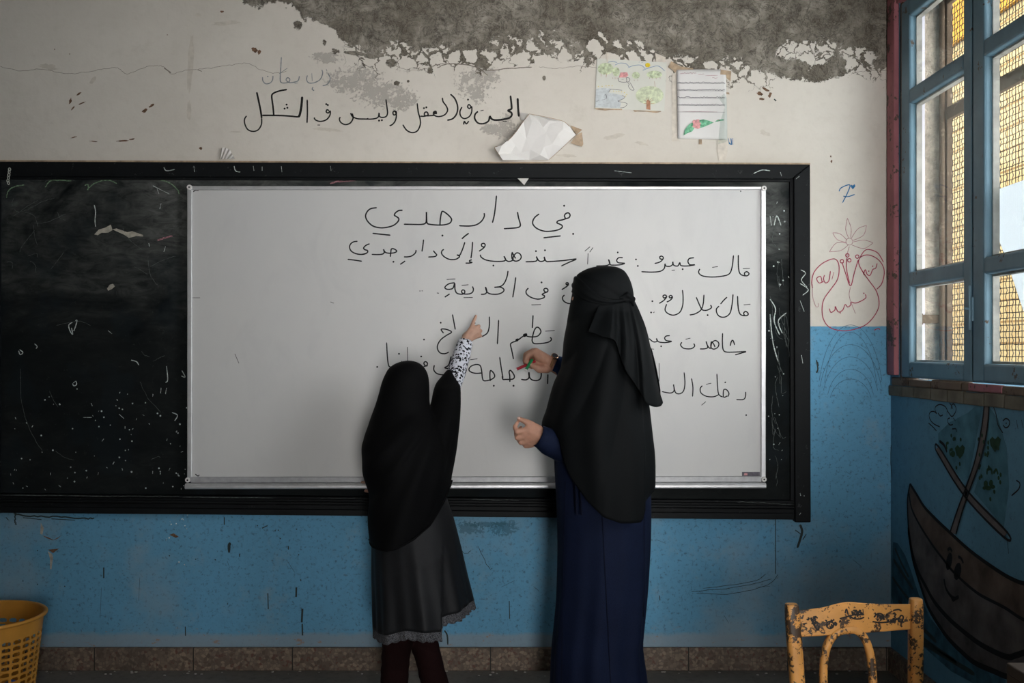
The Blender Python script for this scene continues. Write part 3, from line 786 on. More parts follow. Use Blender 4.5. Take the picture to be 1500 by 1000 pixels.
pet = [[(337, 220), (352, 262), (350, 300)], [(337, 220), (330, 266), (342, 302)], [(277, 280), (306, 284), (336, 310)], [(277, 280), (296, 308), (334, 320)], [(263, 358), (292, 322), (334, 322)], [(263, 358), (310, 352), (340, 330)],
       [(442, 321), (404, 310), (358, 318)], [(442, 321), (404, 344), (356, 330)], [(415, 250), (380, 264), (352, 304)], [(415, 250), (402, 290), (358, 312)], [(345, 335), (336, 370), (338, 400)], [(350, 500), (345, 540), (370, 610)],
       [(345 + 14 * math.cos(k * PI / 4), 316 + 14 * math.sin(k * PI / 4)) for k in range(9)], [(195, 490), (196, 540), (208, 578), (218, 580), (218, 566)]]
stroke_obj('flower_marking', pet, onw, NF, 0.0024, M['red_faint'], wf, CR)
arcs = []
for k, (rx, ry) in enumerate(((112, 300), (128, 250), (110, 200), (90, 150), (120, 330), (76, 110))):
    arcs.append([(350 + rx * math.cos(a) * (1 + .03 * k), 985 - ry * math.sin(a)) for a in [PI * (0.10 + j * 0.8 / 10) for j in range(11)]])
stroke_obj('pencil_marking', arcs, onw, NF, 0.0018, M['pencil_blue'], wf, CR)
# drips, chips and scratches on the blue dado
CL = (0, 680, 2.679)
drips = [{'w': 1.0, 'p': [(880, 207), (880, 237)]}, {'w': 1.6, 'p': [(905, 308), (899, 316), (899, 346)]}, {'w': 1.8, 'p': [(1163, 482), (1162, 520)]}, {'w': 2.0, 'p': [(1187, 566), (1184, 620)]}, {'w': 1.5, 'p': [(1186, 625), (1187, 671)]},
         [(727, 636), (728, 672)], {'w': 1.3, 'p': [(407, 404), (407, 446)]}, [(1051, 505), (1053, 568)], [(940, 350), (940, 362)], [(1132, 320), (1132, 334)], [(1180, 450), (1181, 458)], [(254, 478)], [(90, 457)], [(147, 470)], [(147, 338)], [(665, 358)],
         [(768, 372)], [(845, 374)], [(1164, 254)], [(1100, 291)], [(1010, 240)], [(1080, 260)], [(1092, 258)], [(1172, 354)], [(893, 547)], [(1050, 240), (1028, 250)]]
drips = [({'w': .5, 'p': d_} if not isinstance(d_, dict) and len(d_) == 1 else d_) for d_ in drips]
stroke_obj('paint_stain', drips, onw, NF, 0.0075, M['spill'], wf, CL, sub=2)
CB = (740, 600, 2.5)
stroke_obj('paint_stain', [[(565, 680), (567, 698)], [(15, 700), (16, 765)], [(45, 880), (46, 905)], [(60, 880), (60, 895)], [(580, 878), (580, 893)], [(598, 878), (599, 892)]], onw, NF, 0.006, M['spill'], wf, CB, sub=2)
stroke_obj('paint_stain', [[(1136, 760), (1136, 840)], [(651, 923), (655, 930), (656, 944)], {'w': 1.5, 'p': [(1172, 768), (1175, 778), (1172, 790), (1168, 802)]}, [(1165, 776), (1176, 784)], [(1176, 790), (1181, 782)]], onw, NF, 0.0065, M['spill'], wf, sub=4)
stroke_obj('paint_stain', [[(20, 750), (30, 754), (55, 756), (90, 757), (125, 759), (138, 759)], [(22, 752), (22, 762), (24, 768)], [(34, 757), (60, 760)], [(75, 760), (110, 762)], [(8, 757), (12, 761)]], onw, NF, 0.006, M['spill'], wf, jitter=0.9)
stroke_obj('paint_stain', [[(1196, 527), (1198, 540), (1196, 546)], [(1198, 530), (1199, 536)]], onw, NF, 0.006, M['spill'], wf)
fill_obj('chip_stain', [[(165, 278), (190, 286), (210, 296), (242, 278), (225, 292), (208, 298), (185, 290)], [(188, 334), (232, 330), (208, 348)], [(664, 276), (682, 270), (702, 284), (690, 288)]], onw, M['rustspot'], wf, CL)
fill_obj('pale_stain', [[(160, 228), (172, 250), (166, 276), (158, 272)], [(188, 340), (205, 352), (208, 366), (202, 412), (196, 410), (196, 370)]], on_front(0.0009), M['flake'], wf, CL)
scr = [[(1012, 866), (1050, 863), (1090, 858), (1130, 848)], [(1020, 868), (1075, 869), (1125, 856), (1140, 840)], [(1030, 862), (1100, 852), (1122, 840)], [(1110, 860), (1128, 858)], [(668, 790), (680, 810), (690, 806)], [(735, 860), (755, 850)], [(640, 850), (640, 800)],
       [(205, 845), (203, 880)], [(148, 860), (147, 905)], [(1240, 690), (1246, 694)], [(1250, 820), (1262, 830)], [(700, 800), (715, 830), (722, 832)], [(782, 858), (790, 866)], [(960, 790), (975, 796)], [(1060, 900), (1068, 912)], [(420, 820), (432, 838)], [(332, 820), (336, 832)]]
stroke_obj('scratch_marking', scr, onw, NF, 0.0022, M['spill'], wf, jitter=0.7)
# ------------------------------------------------------------------ boat mural on the right wall
CBt = (1290, 570, 2.3256)
def onr(off): return lambda x, y: on_right(x, y, off)
def poly_line_fill(a, b): return a + b[::-1]
g1 = [(100, 322), (125, 362), (150, 402), (190, 444), (230, 482), (300, 546), (370, 598), (440, 642), (500, 664), (640, 690)]
g2 = [(96, 350), (104, 400), (122, 442), (150, 490), (182, 538), (216, 582), (252, 626), (330, 694), (420, 742), (500, 790), (640, 830)]
g3 = [(94, 470), (104, 540), (124, 612), (152, 668), (182, 722), (220, 768), (262, 808), (340, 868), (426, 910), (460, 906), (500, 894), (640, 860)]
g4 = [(94, 480), (106, 560), (118, 610), (140, 680), (162, 742), (196, 800), (232, 850), (280, 898), (322, 932), (390, 962), (430, 978), (500, 990), (640, 990)]
fill_obj('boat_painting', [poly_line_fill(catmull(g1), catmull(g2))], onr(0.0010), M['hull_in'], wr, CBt)
fill_obj('boat_painting', [poly_line_fill(catmull([(96, 350), (90, 390), (92, 430), (94, 474)]) + catmull(g4)[1:], catmull(g2))], onr(0.0010), M['hull'], wr, CBt)
fill_obj('sea_painting', [[(42, 520), (58, 524), (84, 566), (104, 620), (130, 700), (170, 780), (230, 856), (300, 920), (400, 966), (425, 990), (425, 1060), (240, 960), (150, 880), (60, 800), (36, 700)]], onr(0.0006), M['sea'], wr, CBt)
fill_obj('sail_painting', [[(338, 44), (300, 78), (236, 112), (196, 150), (196, 190), (226, 244), (280, 312), (300, 300), (346, 66)], [(370, 60), (366, 160), (340, 280), (318, 350), (420, 470), (438, 330), (430, 200), (400, 100)]], onr(0.0006), M['sail'], wr, CBt)
fill_obj('mast_painting', [[(354, 46), (370, 50), (362, 140), (340, 240), (308, 330), (280, 410), (256, 494), (236, 488), (262, 410), (292, 330), (322, 240), (344, 130)], [(186, 204), (198, 196), (296, 346), (432, 488), (420, 504), (284, 362)]], onr(0.0016), M['mast'], wr, CBt)
bl = [{'w': 1.1, 'p': g1}, {'w': .9, 'p': g2}, {'w': 1.5, 'p': g3}, {'w': 1.5, 'p': g4}, {'w': 1.0, 'p': [(100, 322), (92, 370), (92, 420), (96, 480), (106, 560)]},
      {'w': .7, 'p': [(354, 46), (344, 130), (322, 240), (292, 330), (262, 410), (236, 488)]}, {'w': .7, 'p': [(370, 50), (362, 140), (340, 240), (308, 330), (280, 410), (256, 494)]},
      {'w': .7, 'p': [(186, 204), (284, 362), (420, 504), (432, 488), (296, 346), (198, 196), (186, 204)]}, {'w': .9, 'p': [(228, 548), (236, 542), (244, 552)]}, {'w': .9, 'p': [(264, 570), (274, 576), (282, 592)]},
      {'w': 1.0, 'p': [(216, 646), (222, 676), (236, 700), (252, 712), (266, 706)]}, {'w': .8, 'p': [(240, 706), (246, 718), (254, 714)]}, {'w': .9, 'p': [(200, 176), (216, 190), (226, 214)]}]
stroke_obj('boat_outline', bl, onr(0.0024), NR, 0.0125, M['boat_line'], wr, CBt)
fill_obj('boat_outline', [ellipse_pts(233, 586, 10, 30, a=.15), ellipse_pts(262, 620, 12, 30, a=.15)], onr(0.0024), M['boat_line'], wr, CBt)
def heart(cx, cy, s): return [(cx, cy + 1.5 * s), (cx - .8 * s, cy + .3 * s), (cx - s, cy - .7 * s), (cx - .5 * s, cy - 1.3 * s), (cx, cy - .8 * s), (cx + .5 * s, cy - 1.4 * s), (cx + s, cy - .8 * s), (cx + .8 * s, cy + .3 * s)]
fill_obj('green_hearts', [heart(270, 212, 17), heart(390, 186, 19), ellipse_pts(358, 322, 7, 12), ellipse_pts(376, 320, 7, 12), ellipse_pts(366, 336, 10, 8), ellipse_pts(382, 332, 8, 7), ellipse_pts(354, 336, 7, 6), ellipse_pts(246, 220, 8, 11)], onr(0.0020), M['dgreen'], wr, CBt)
gd = [[(random.uniform(240, 290), random.uniform(150, 280))] for k in range(10)] + [[(random.uniform(330, 415), random.uniform(140, 390))] for k in range(22)] + [[(226, 204), (224, 186), (232, 182)], [(238, 226), (236, 208), (246, 204)], [(362, 290), (364, 274), (376, 272), (380, 290)], [(384, 286), (394, 274), (400, 290)]]
stroke_obj('green_dot', gd, onr(0.0021), NR, 0.010, M['dgreen'], wr, CBt)
CS = (1280, 540, 6.818)
doodle = [[(630, 450), (612, 410), (620, 375), (660, 356), (706, 372), (730, 404), (735, 430)], [(735, 420), (770, 470), (790, 470), (816, 430), (820, 390), (800, 352), (780, 362), (788, 400)], [(626, 446), (600, 426), (566, 432), (552, 464), (564, 510), (600, 550), (660, 580)],
          [(770, 400), (776, 370), (756, 340)], [(760, 490), (740, 500), (738, 530), (760, 560), (790, 556)], [(790, 490), (816, 520)], [(545, 540), (590, 580), (626, 620)], [(780, 600), (820, 600), (826, 630)], [(1290, 520), (1320, 496), (1354, 520), (1348, 570), (1316, 588), (1290, 560)], [(1322, 544)],
          [(1196, 380), (1222, 460), (1240, 560), (1290, 640)], [(1424, 510), (1440, 600)], [(1476, 510), (1490, 590)], [(640, 440), (664, 470), (690, 460)]]
stroke_obj('doodle_marking', doodle, onr(0.0014), NR, 0.0045, M['boat_line'], wr, CS)
stroke_obj('wall_crack', [[(462, 310), (474, 320), (470, 340), (446, 362)], [(430, 500), (436, 560)], [(36, 190), (34, 240), (38, 300)]], onr(0.0014), NR, 0.005, M['boat_line'], wr, CBt)
wv = [[(48, 540), (70, 590), (96, 640)], [(44, 580), (70, 620), (110, 680)], [(40, 640), (76, 690), (140, 770)], [(60, 720), (120, 790), (190, 860)], [(70, 790), (160, 860), (260, 930)], [(120, 850), (220, 910), (320, 970)]]
stroke_obj('sea_painting', [{'w': 1 + .3 * (i % 2), 'p': w} for i, w in enumerate(wv)], onr(0.0009), NR, 0.014, M['spill'], wr, CBt)

# ------------------------------------------------------------------ blackboard
bb = thing('blackboard', 'long black wall blackboard with moulded black wooden frame, chalk smears', 'blackboard', (-0.45, -0.005, 0.62))
db = D - 0.014
o1 = [P(-40, 250, D), P(1176, 252, D), P(1176, 748, D), P(-40, 738, D)]
bm = bmesh.new(); prism(bm, o1, Vector((0, -0.014, 0)))
obj('board_panel', bm, M['board'], bb)
def rail(name, pts, d, m=M['bwood'], bevel=0.004):
    """pts: four corners on the picture at distance d; runs back to the wall"""
    bm = bmesh.new()
    prism(bm, [P(x, y, d) for x, y in pts], Vector((0, D - d, 0)))
    return obj(name, bm, m, bb, bevel=bevel)
rail('top_rail', [(-60, 236), (1187, 240.5), (1158, 262), (-60, 258)], D - 0.040)
rail('inner_bead', [(-60, 258), (1160, 262), (1158, 266), (-60, 262)], D - 0.026, bevel=0.002)
rail('top_batten', [(-60, 234), (1187, 238.5), (1187, 241), (-60, 236.5)], D - 0.018, M['tape'], 0.001)
rail('right_stile', [(1163, 260), (1187, 240.5), (1188, 765), (1165, 765)], D - 0.040)
rail('inner_bead', [(1157, 264), (1163, 260), (1164, 758), (1158, 745)], D - 0.026, bevel=0.002)
rail('left_stile', [(-60, 236), (0, 236), (0, 752), (-60, 752)], D - 0.026)
for (a, b, dd) in ((723.5, 727, 0.052), (727, 731, 0.040), (731, 735, 0.050), (735, 742, 0.032), (742, 751, 0.044)):
    sl = 10.0 / 1165.0
    rail('bottom_moulding', [(-60, a - .5), (1164, a - .5 + 1224 * sl), (1164, b - .5 + 1224 * sl), (-60, b - .5)], D - dd, bevel=0.003)
onb = on_front(0.0155)
CK = (0, 220, 2.5)
chalk = [[(345, 200), (350, 225), (348, 255), (350, 280)], [(560, 130), (620, 160)], [(575, 140), (582, 160)], [(590, 195), (585, 215)], [(545, 340), (547, 352)], [(600, 372), (606, 352)], [(265, 630), (252, 640), (256, 660), (266, 674), (262, 650)], [(276, 624), (282, 622), (278, 640), (270, 662)],
         [(72, 730), (84, 740), (74, 748), (68, 734)], [(268, 852), (278, 846), (280, 858), (270, 862), (266, 854)], [(282, 874)], [(126, 708), (136, 718), (132, 726)], [(480, 768), (500, 774), (508, 786)], [(610, 790), (614, 840), (606, 850)], [(396, 660), (410, 672)], [(305, 978), (336, 978)], [(334, 926), (338, 936)], [(436, 966), (454, 982)],
         [(666, 806), (678, 830), (664, 826)], [(590, 870), (588, 890)], [(610, 870), (606, 892)], [(630, 960), (650, 970), (640, 990)]]
stroke_obj('chalk_marking', chalk, onb, NF, 0.0036, M['chalk'], bb, CK)
spk = []
for k in range(150):
    if k < 60: p = (random.gauss(270, 18), random.gauss(690, 60)) if k % 3 else (random.uniform(160, 240), random.uniform(560, 720))
    elif k < 120: p = (random.uniform(15, 270), random.uniform(580, 722))
    else: p = (random.uniform(1125, 1158), random.uniform(280, 735))
    if p[0] > 275 and p[0] < 1125: continue
    spk.append({'w': random.uniform(.5, 1.5), 'p': [(p[0], p[1])] if random.random() < .6 else [(p[0], p[1]), (p[0] + random.uniform(-3, 3), p[1] + random.uniform(1, 4))]})
stroke_obj('chalk_speck', spk, onb, NF, 0.0034, M['chalk'], bb, sub=1)
stroke_obj('green_chalk_marking', [[(24, 175), (30, 150), (50, 134), (88, 127)], [(165, 135), (185, 112), (210, 110), (262, 112)], [(318, 145), (340, 125), (370, 112), (400, 110), (428, 122)], [(585, 110), (620, 118), (650, 145), (656, 160)], [(310, 130), (322, 125), (322, 145)]],
           onb, NF, 0.0042, M['chalk_green'], bb, CK, jitter=0.4)
stroke_obj('pink_chalk_marking', [[(1210, 122), (1260, 108), (1340, 106), (1350, 110)], [(1240, 116), (1300, 110)], [(575, 330), (605, 320), (632, 314)]], onb, NF, 0.006, M['chalk_pink'], bb, CK, jitter=0.7)
dim = []
for k in range(22):
    x = random.uniform(10, 262); y = random.uniform(280, 720) if k % 2 else random.uniform(275, 400)
    a = random.uniform(-1.2, 1.4); L = random.uniform(8, 55); c = random.uniform(-8, 8)
    p = [(x, y), (x + L * .5 * math.cos(a) + c, y + L * .5 * math.sin(a) - c), (x + L * math.cos(a), y + L * math.sin(a))]
    if max(q[0] for q in p) < 272 and min(q[0] for q in p) > 4 and max(q[1] for q in p) < 722: dim.append(p)
for k in range(26):
    x = random.uniform(1126, 1150); y = random.uniform(290, 700)
    dim.append([(x, y), (x + random.uniform(-4, 6), y + random.uniform(8, 30)), (min(1156, x + random.uniform(0, 12)), y + random.uniform(15, 50))])
dim += [[(30, 540), (32, 590), (44, 630), (62, 660)], [(20, 290), (18, 300), (26, 310), (42, 306), (60, 296), (80, 290)], [(66, 266), (80, 262), (110, 264)]]
stroke_obj('rubbed_chalk_marking', dim, onb, NF, 0.0018, M['chalk_dim'], bb, jitter=0.5)
stroke_obj('rubbed_chalk_marking', [[(1128, 438), (1136, 452), (1134, 470), (1142, 490)], [(1152, 458), (1140, 470), (1146, 488)], [(1128, 460), (1132, 500), (1140, 530)], [(1134, 330), (1138, 316), (1144, 330)], [(1128, 316), (1130, 330)]], onb, NF, 0.004, M['chalk'], bb)
ont = on_front(0.0412)
stroke_obj('scratch_marking', [[(240, 245), (244, 250), (256, 248)], [(284, 243), (285, 252)], [(343, 243), (345, 250), (352, 252)], [(371, 243), (372, 250)], [(384, 244), (384, 250)], [(412, 243), (413, 252)], [(484, 243), (485, 250)], [(900, 250), (925, 253)], [(1104, 254), (1116, 249), (1128, 250)], [(1143, 252), (1145, 258)],
            [(1166, 262), (1171, 258)], [(1173, 395), (1180, 400), (1174, 410), (1182, 420)], [(1172, 415), (1184, 424), (1176, 432)], [(1172, 440), (1178, 456)], [(1174, 520), (1176, 532)], [(1172, 722), (1173, 726)], [(1178, 726)], [(1171, 754), (1173, 751)]], ont, NF, 0.003, M['chalk'], bb)
fill_obj('flaked_patch', [[(402, 492), (392, 506), (396, 514), (410, 508), (421, 498), (414, 489)], [(345, 308), (362, 290), (384, 284), (406, 272), (412, 292), (396, 302), (372, 302), (358, 311)], [(412, 290), (426, 286), (450, 294), (466, 300), (484, 296), (500, 302), (524, 310), (524, 316), (500, 314), (472, 321), (456, 310), (430, 298)]], onb, M['flake'], bb, CK)
stroke_obj('chalk_dust_marking', [[(0, 725), (200, 726.5), (262, 727)], [(268, 727.6), (310, 728), (400, 729)], [(470, 729.5), (520, 730)], [(690, 731), (720, 732), (760, 732.5)], [(1080, 735), (1110, 736), (1160, 738.5)]], on_front(0.0535), NF, 0.0026, M['chalk_dim'], bb, jitter=0.5)

# ------------------------------------------------------------------ whiteboard
wb = thing('whiteboard', 'large whiteboard covered with black Arabic handwriting, hung over the blackboard', 'whiteboard', (-0.14, -0.04, 0.76))
dw = D - 0.052
bm = bmesh.new(); prism(bm, [P(278, 275, dw), P(1117, 276, dw), P(1117, 700, dw), P(278, 702, dw)], Vector((0, 0.030, 0)))
obj('writing_surface', bm, M['white'], wb)
def bar(name, pts, d, m, depth, bevel=0.0025):
    bm = bmesh.new(); prism(bm, [P(x, y, d) for x, y in pts], Vector((0, depth, 0)))
    return obj(name, bm, m, wb, bevel=bevel)
bar('top_frame', [(275, 272), (1121, 273), (1121, 277.5), (275, 278)], dw - 0.010, M['alu'], 0.040)
bar('left_frame', [(274, 272), (281, 272), (281, 704), (274, 704)], dw - 0.010, M['alu'], 0.040)
bar('right_frame', [(1115, 273), (1122, 273), (1122, 703), (1115, 703)], dw - 0.010, M['alu'], 0.040)
bar('bottom_frame', [(279, 698.5), (1116, 697.5), (1116, 706), (279, 707)], dw - 0.012, M['alu_dark'], 0.042)
# pen tray: a curved lip that stands out from the board
bm = bmesh.new()
y0 = dw - D
prof = [(0.0, 707), (-0.022, 706.5), (-0.034, 707), (-0.040, 709.5), (-0.040, 712.5), (-0.034, 714.5), (0.0, 715)]
ends = []
for px_ in (275.0, 1119.0):
    ends.append([Vector(((px_ - 750) * dw / F, y0 + a, EYE - (b - HOR - (0 if px_ < 700 else 1)) * dw / F)) for a, b in prof])
va = [bm.verts.new(p) for p in ends[0]]; vb = [bm.verts.new(p) for p in ends[1]]
for i in range(len(prof)):
    j = (i + 1) % len(prof); bm.faces.new((va[i], va[j], vb[j], vb[i]))
bm.faces.new(va); bm.faces.new(vb[::-1])
obj('pen_tray', bm, M['alu'], wb)
for x, y in ((277, 274), (1119.5, 275.5), (274.5, 703), (1119.5, 702)):
    bm = bmesh.new(); c = P(x, y, dw - 0.016)
    tube(bm, [c, c + Vector((0, 0.02, 0))], 0.0105, 16)
    cc = obj('corner_cap', bm, M['pen_white'], wb, bevel=0.002)
    bm = bmesh.new(); tube(bm, [c + Vector((0, -0.0006, 0)), c + Vector((0, 0.004, 0))], 0.0036, 10); obj('cap_screw', bm, M['ink'], cc)
onwb = on_front(D - dw + 0.0008)
CA = (500, 270, 4.1667); CBx = (820, 330, 3.3333); CC = (520, 440, 3.846); CD = (720, 370, 3.846); CH = (735, 490, 10.0)
L1 = [[(1368, 208), (1362, 192), (1370, 178), (1386, 174), (1396, 186), (1390, 202), (1374, 208), (1350, 216), (1324, 222), (1316, 234), (1332, 242), (1348, 252), (1342, 268), (1304, 282), (1244, 286), (1196, 270), (1170, 244), (1170, 220), (1184, 198), (1208, 180)], [(1360, 130)], [(1233, 326), (1285, 320), (1340, 314)],
      [(1075, 168), (1082, 205), (1092, 240), (1090, 256), (1072, 264), (1030, 268), (992, 270)], [(947, 68), (940, 140), (932, 195), (922, 234)], [(872, 175), (872, 196), (856, 224), (824, 246), (780, 254), (718, 252)], [(778, 298), (756, 314), (735, 332)],
      [(602, 248), (604, 214), (610, 178), (618, 164), (640, 176), (664, 198), (673, 216), (662, 236), (630, 246), (590, 248), (544, 244), (524, 236), (520, 204), (519, 168), (519, 214), (514, 236), (490, 244), (440, 244), (381, 243)], [(617, 312)],
      [(374, 158), (350, 160), (330, 174), (324, 188), (336, 196), (350, 208), (346, 226), (318, 250), (272, 263), (230, 264), (190, 252), (160, 224), (148, 194), (158, 166), (180, 148), (217, 142)], [(190, 298), (240, 304), (300, 310)], [(1415, 302)]]
L2a = [[(173, 362), (150, 372), (136, 388), (144, 398), (160, 404), (156, 418), (124, 427), (88, 422), (60, 406), (50, 382), (58, 362), (76, 350), (99, 347)], [(38, 457), (80, 462), (126, 469)],
       [(299, 442), (302, 412), (306, 394), (322, 394), (338, 406), (326, 416), (296, 420), (272, 416), (262, 406), (257, 396), (262, 412), (254, 424), (228, 428), (185, 427)], [(318, 472)], [(456, 400), (452, 418), (430, 436), (404, 442), (382, 442)], [(390, 467), (374, 478), (359, 488)], [(502, 336), (498, 372), (492, 410)], [(561, 404), (574, 420), (582, 430), (570, 440), (530, 443)],
       [(754, 352), (744, 384), (732, 414), (722, 432), (706, 430), (722, 440), (700, 456), (664, 458), (632, 444), (613, 424), (614, 406), (626, 396)], [(777, 298), (738, 332)], [(801, 350), (798, 400), (791, 452)], [(797, 460), (784, 464), (784, 472), (798, 476), (780, 480), (758, 480)],
       [(872, 382), (858, 378), (856, 364), (870, 360), (878, 370), (868, 388), (840, 408)], [(848, 428), (854, 444), (880, 460), (920, 468), (966, 470), (996, 466), (1002, 456), (993, 438), (1004, 460), (1022, 470), (1046, 462), (1050, 440), (1070, 418), (1090, 424), (1098, 444), (1086, 462), (1062, 468), (1044, 456), (1040, 434), (1044, 412)], [(928, 495)], [(1042, 414), (1052, 432), (1064, 452)],
       [(1342, 498), (1388, 476), (1434, 455), (1360, 464), (1280, 470), (1250, 468), (1238, 442), (1240, 462), (1222, 470), (1204, 464), (1190, 440), (1196, 460), (1178, 470), (1124, 472)], [(1188, 407)], [(1243, 402)]]
L2b = [[(138, 136), (136, 190)], [(122, 126), (148, 104)], [(146, 131), (162, 108)], [(308, 158), (288, 158), (278, 170), (286, 182), (317, 185), (296, 192), (262, 194), (246, 190), (238, 166), (244, 186), (226, 196), (177, 198)], [(283, 132)], [(372, 166)], [(381, 198)],
       [(398, 226), (450, 228), (490, 224), (510, 210), (514, 188), (518, 198), (536, 200), (550, 192), (552, 178), (556, 194), (576, 198), (586, 182), (592, 196), (624, 198), (660, 192), (636, 192), (626, 178), (632, 162), (656, 158)], [(504, 164), (492, 164), (488, 154), (498, 150), (506, 160), (490, 178), (463, 186)], [(546, 220), (562, 218)], [(600, 214)],
       [(684, 212), (678, 230), (696, 246), (740, 252), (792, 248), (828, 236), (842, 200), (848, 146)], [(744, 205), (772, 201)], [(872, 144), (872, 190), (876, 226), (888, 242), (914, 246), (924, 236), (914, 226), (902, 232), (904, 244)], [(894, 211), (928, 210)]]
L3a = [[(583, 662), (596, 664)], [(476, 650), (484, 650)], [(490, 649), (497, 650)], [(643, 580), (696, 577)], [(692, 600), (664, 604), (644, 614), (632, 630), (648, 640), (680, 634), (692, 604), (694, 640), (706, 664), (736, 670), (752, 662), (752, 648), (740, 644), (734, 656), (748, 668), (780, 668), (800, 658), (806, 640), (800, 622)], [(734, 616), (776, 612)], [(746, 691), (802, 690)], [(661, 668), (646, 678), (631, 688)],
       [(1017, 527), (1012, 560), (996, 600), (972, 622), (934, 628), (968, 626), (992, 640), (984, 658), (952, 670), (910, 668), (888, 654), (880, 626), (888, 652), (878, 668), (852, 671)], [(1065, 566), (1056, 630), (1046, 690)],
       [(1262, 655), (1244, 656), (1236, 642), (1246, 634), (1260, 640), (1258, 654), (1236, 664), (1226, 672), (1240, 680), (1234, 692), (1200, 700), (1160, 690), (1132, 670), (1128, 650), (1142, 632)], [(1222, 598)], [(1160, 735), (1219, 733)], [(1386, 606), (1374, 612), (1372, 602), (1382, 600), (1386, 612), (1368, 628), (1345, 642)], [(1362, 674), (1350, 690), (1356, 710), (1378, 724), (1402, 728)]]
L3b = [[(452, 370)], [(446, 425)], [(457, 427), (462, 422)], [(520, 350), (508, 354), (504, 344), (514, 340), (522, 348), (508, 366), (485, 381)], [(548, 350), (538, 354), (534, 346), (544, 342), (550, 352), (538, 366), (522, 374)], [(599, 315), (602, 350), (600, 390), (586, 424), (556, 438), (528, 430), (514, 412), (522, 384)],
       [(634, 437), (660, 432), (688, 414), (700, 384), (704, 338)], [(666, 350), (684, 392), (696, 412), (718, 414), (740, 402), (736, 388)], [(722, 438)], [(785, 384), (800, 366), (817, 350)], [(846, 336), (842, 380), (832, 426), (810, 446), (784, 446), (768, 430), (765, 408), (778, 394)], [(868, 344), (870, 390), (876, 424), (888, 438), (914, 440), (920, 430), (908, 420), (898, 428), (902, 440)], [(898, 388), (931, 385)]]
L4a = [[(499, 184), (486, 166), (492, 160), (520, 164), (544, 178), (516, 196), (484, 220), (466, 250), (466, 276), (482, 296), (508, 299), (529, 290)], [(483, 125)], [(549, 78), (557, 120), (565, 164)], [(389, 220)], [(757, 90), (757, 140), (746, 182), (714, 204)], [(674, 127)]]
L4b = [[(40, 378), (37, 440), (33, 516)], [(124, 600), (114, 550), (107, 518), (116, 506), (146, 494), (170, 476), (190, 466), (206, 472), (236, 474), (262, 468), (278, 446), (270, 426), (254, 420), (240, 440), (230, 480), (230, 500), (244, 512), (290, 510), (324, 502), (338, 488), (330, 476)], [(234, 352), (232, 390), (230, 424)], [(303, 442), (356, 438)], {'w': 1.9, 'p': [(187, 465)]}, {'w': 1.5, 'p': [(194, 461)]}, {'w': 1.6, 'p': [(143, 492)]}, {'w': 1.2, 'p': [(149, 489)]}]
L4c = [[(436, 552), (456, 568), (474, 566), (472, 552), (482, 568), (516, 572), (546, 566), (520, 562), (512, 550), (520, 540), (537, 538)], [(436, 602), (460, 604)], [(495, 590)], [(596, 570), (590, 584), (606, 600), (640, 602), (658, 590), (654, 576)], [(614, 556), (638, 550)],
       [(684, 603), (710, 602), (722, 594), (714, 566), (722, 588), (736, 600), (742, 574), (760, 562), (776, 574), (772, 594), (752, 604), (738, 594), (740, 566)], [(742, 566), (752, 580), (758, 594)], [(795, 526), (794, 570), (798, 606), (814, 618), (860, 618), (909, 616), (884, 624), (856, 632)], [(832, 588), (838, 566), (846, 562), (854, 584)]]
L5a = [[(125, 374)], [(178, 236), (182, 310), (188, 360), (198, 374), (220, 372), (262, 372)], [(262, 340), (266, 350)], [(248, 300)], [(295, 262), (297, 340)], [(373, 315)], [(386, 372), (404, 366), (408, 352), (396, 344), (388, 354), (398, 368), (410, 366)], [(447, 364), (444, 390), (460, 410), (492, 418), (526, 412), (540, 396), (524, 384), (506, 378), (528, 362), (542, 314)],
       [(648, 334), (690, 328)], [(714, 408), (680, 410), (652, 402), (642, 388), (654, 370), (684, 360), (706, 368), (714, 400), (718, 436), (728, 452), (764, 446), (786, 430), (782, 410), (764, 394), (760, 420), (762, 454)], [(782, 480)], [(815, 318), (824, 380), (834, 438)]]
L5b = [[(119, 692), (116, 600), (108, 548), (122, 522), (150, 544), (184, 602), (176, 640), (140, 654), (60, 655), (16, 652), (8, 600)], [(676, 580), (674, 650), (671, 722)], [(578, 550), (578, 600), (560, 650), (510, 672), (450, 664), (412, 632), (398, 580), (398, 552), (402, 600), (392, 640), (350, 662), (284, 654)], {'w': 1.3, 'p': [(398, 556), (402, 610)]}, [(172, 748)]]
L5c = [[(908, 812), (906, 838), (894, 850), (862, 850)], [(818, 832), (800, 838), (800, 804), (814, 802), (826, 820), (820, 836)], [(767, 724), (770, 780), (776, 824), (796, 838)], [(776, 826), (752, 836), (716, 834), (690, 818), (686, 796), (696, 782)], [(808, 766)], [(714, 776), (740, 770)], [(713, 860), (692, 878)], [(643, 746), (650, 790), (648, 836)],
       [(607, 717), (611, 770), (604, 808), (584, 822), (564, 814), (555, 776), (558, 806), (540, 818), (498, 811)], [(485, 672), (485, 762)], [(458, 658), (460, 668)], [(474, 800), (490, 812)], [(910, 926)]]
for lines, crop, w in ((L1, CA, .0052), (L2a, CA, .0048), (L2b, CBx, .0046), (L3a, CA, .0048), (L3b, CBx, .0046), (L4a, CC, .0047), (L4b, CD, .0048), (L4c, CBx, .0044), (L5a, CC, .0047), (L5b, CH, .0050), (L5c, CBx, .0042)):
    stroke_obj('handwritten_text', lines, onwb, NF, w * 1.12, M['ink'], wb, crop)
stroke_obj('stray_marking', [[(281, 436), (293, 436)], [(484, 442), (489, 444)], [(283, 281), (286, 279), (291, 279)], [(344, 518), (350, 532)], [(1085, 280)], [(286, 694), (290, 697), (292, 695)]], onwb, NF, 0.0038, M['ink'], wb)
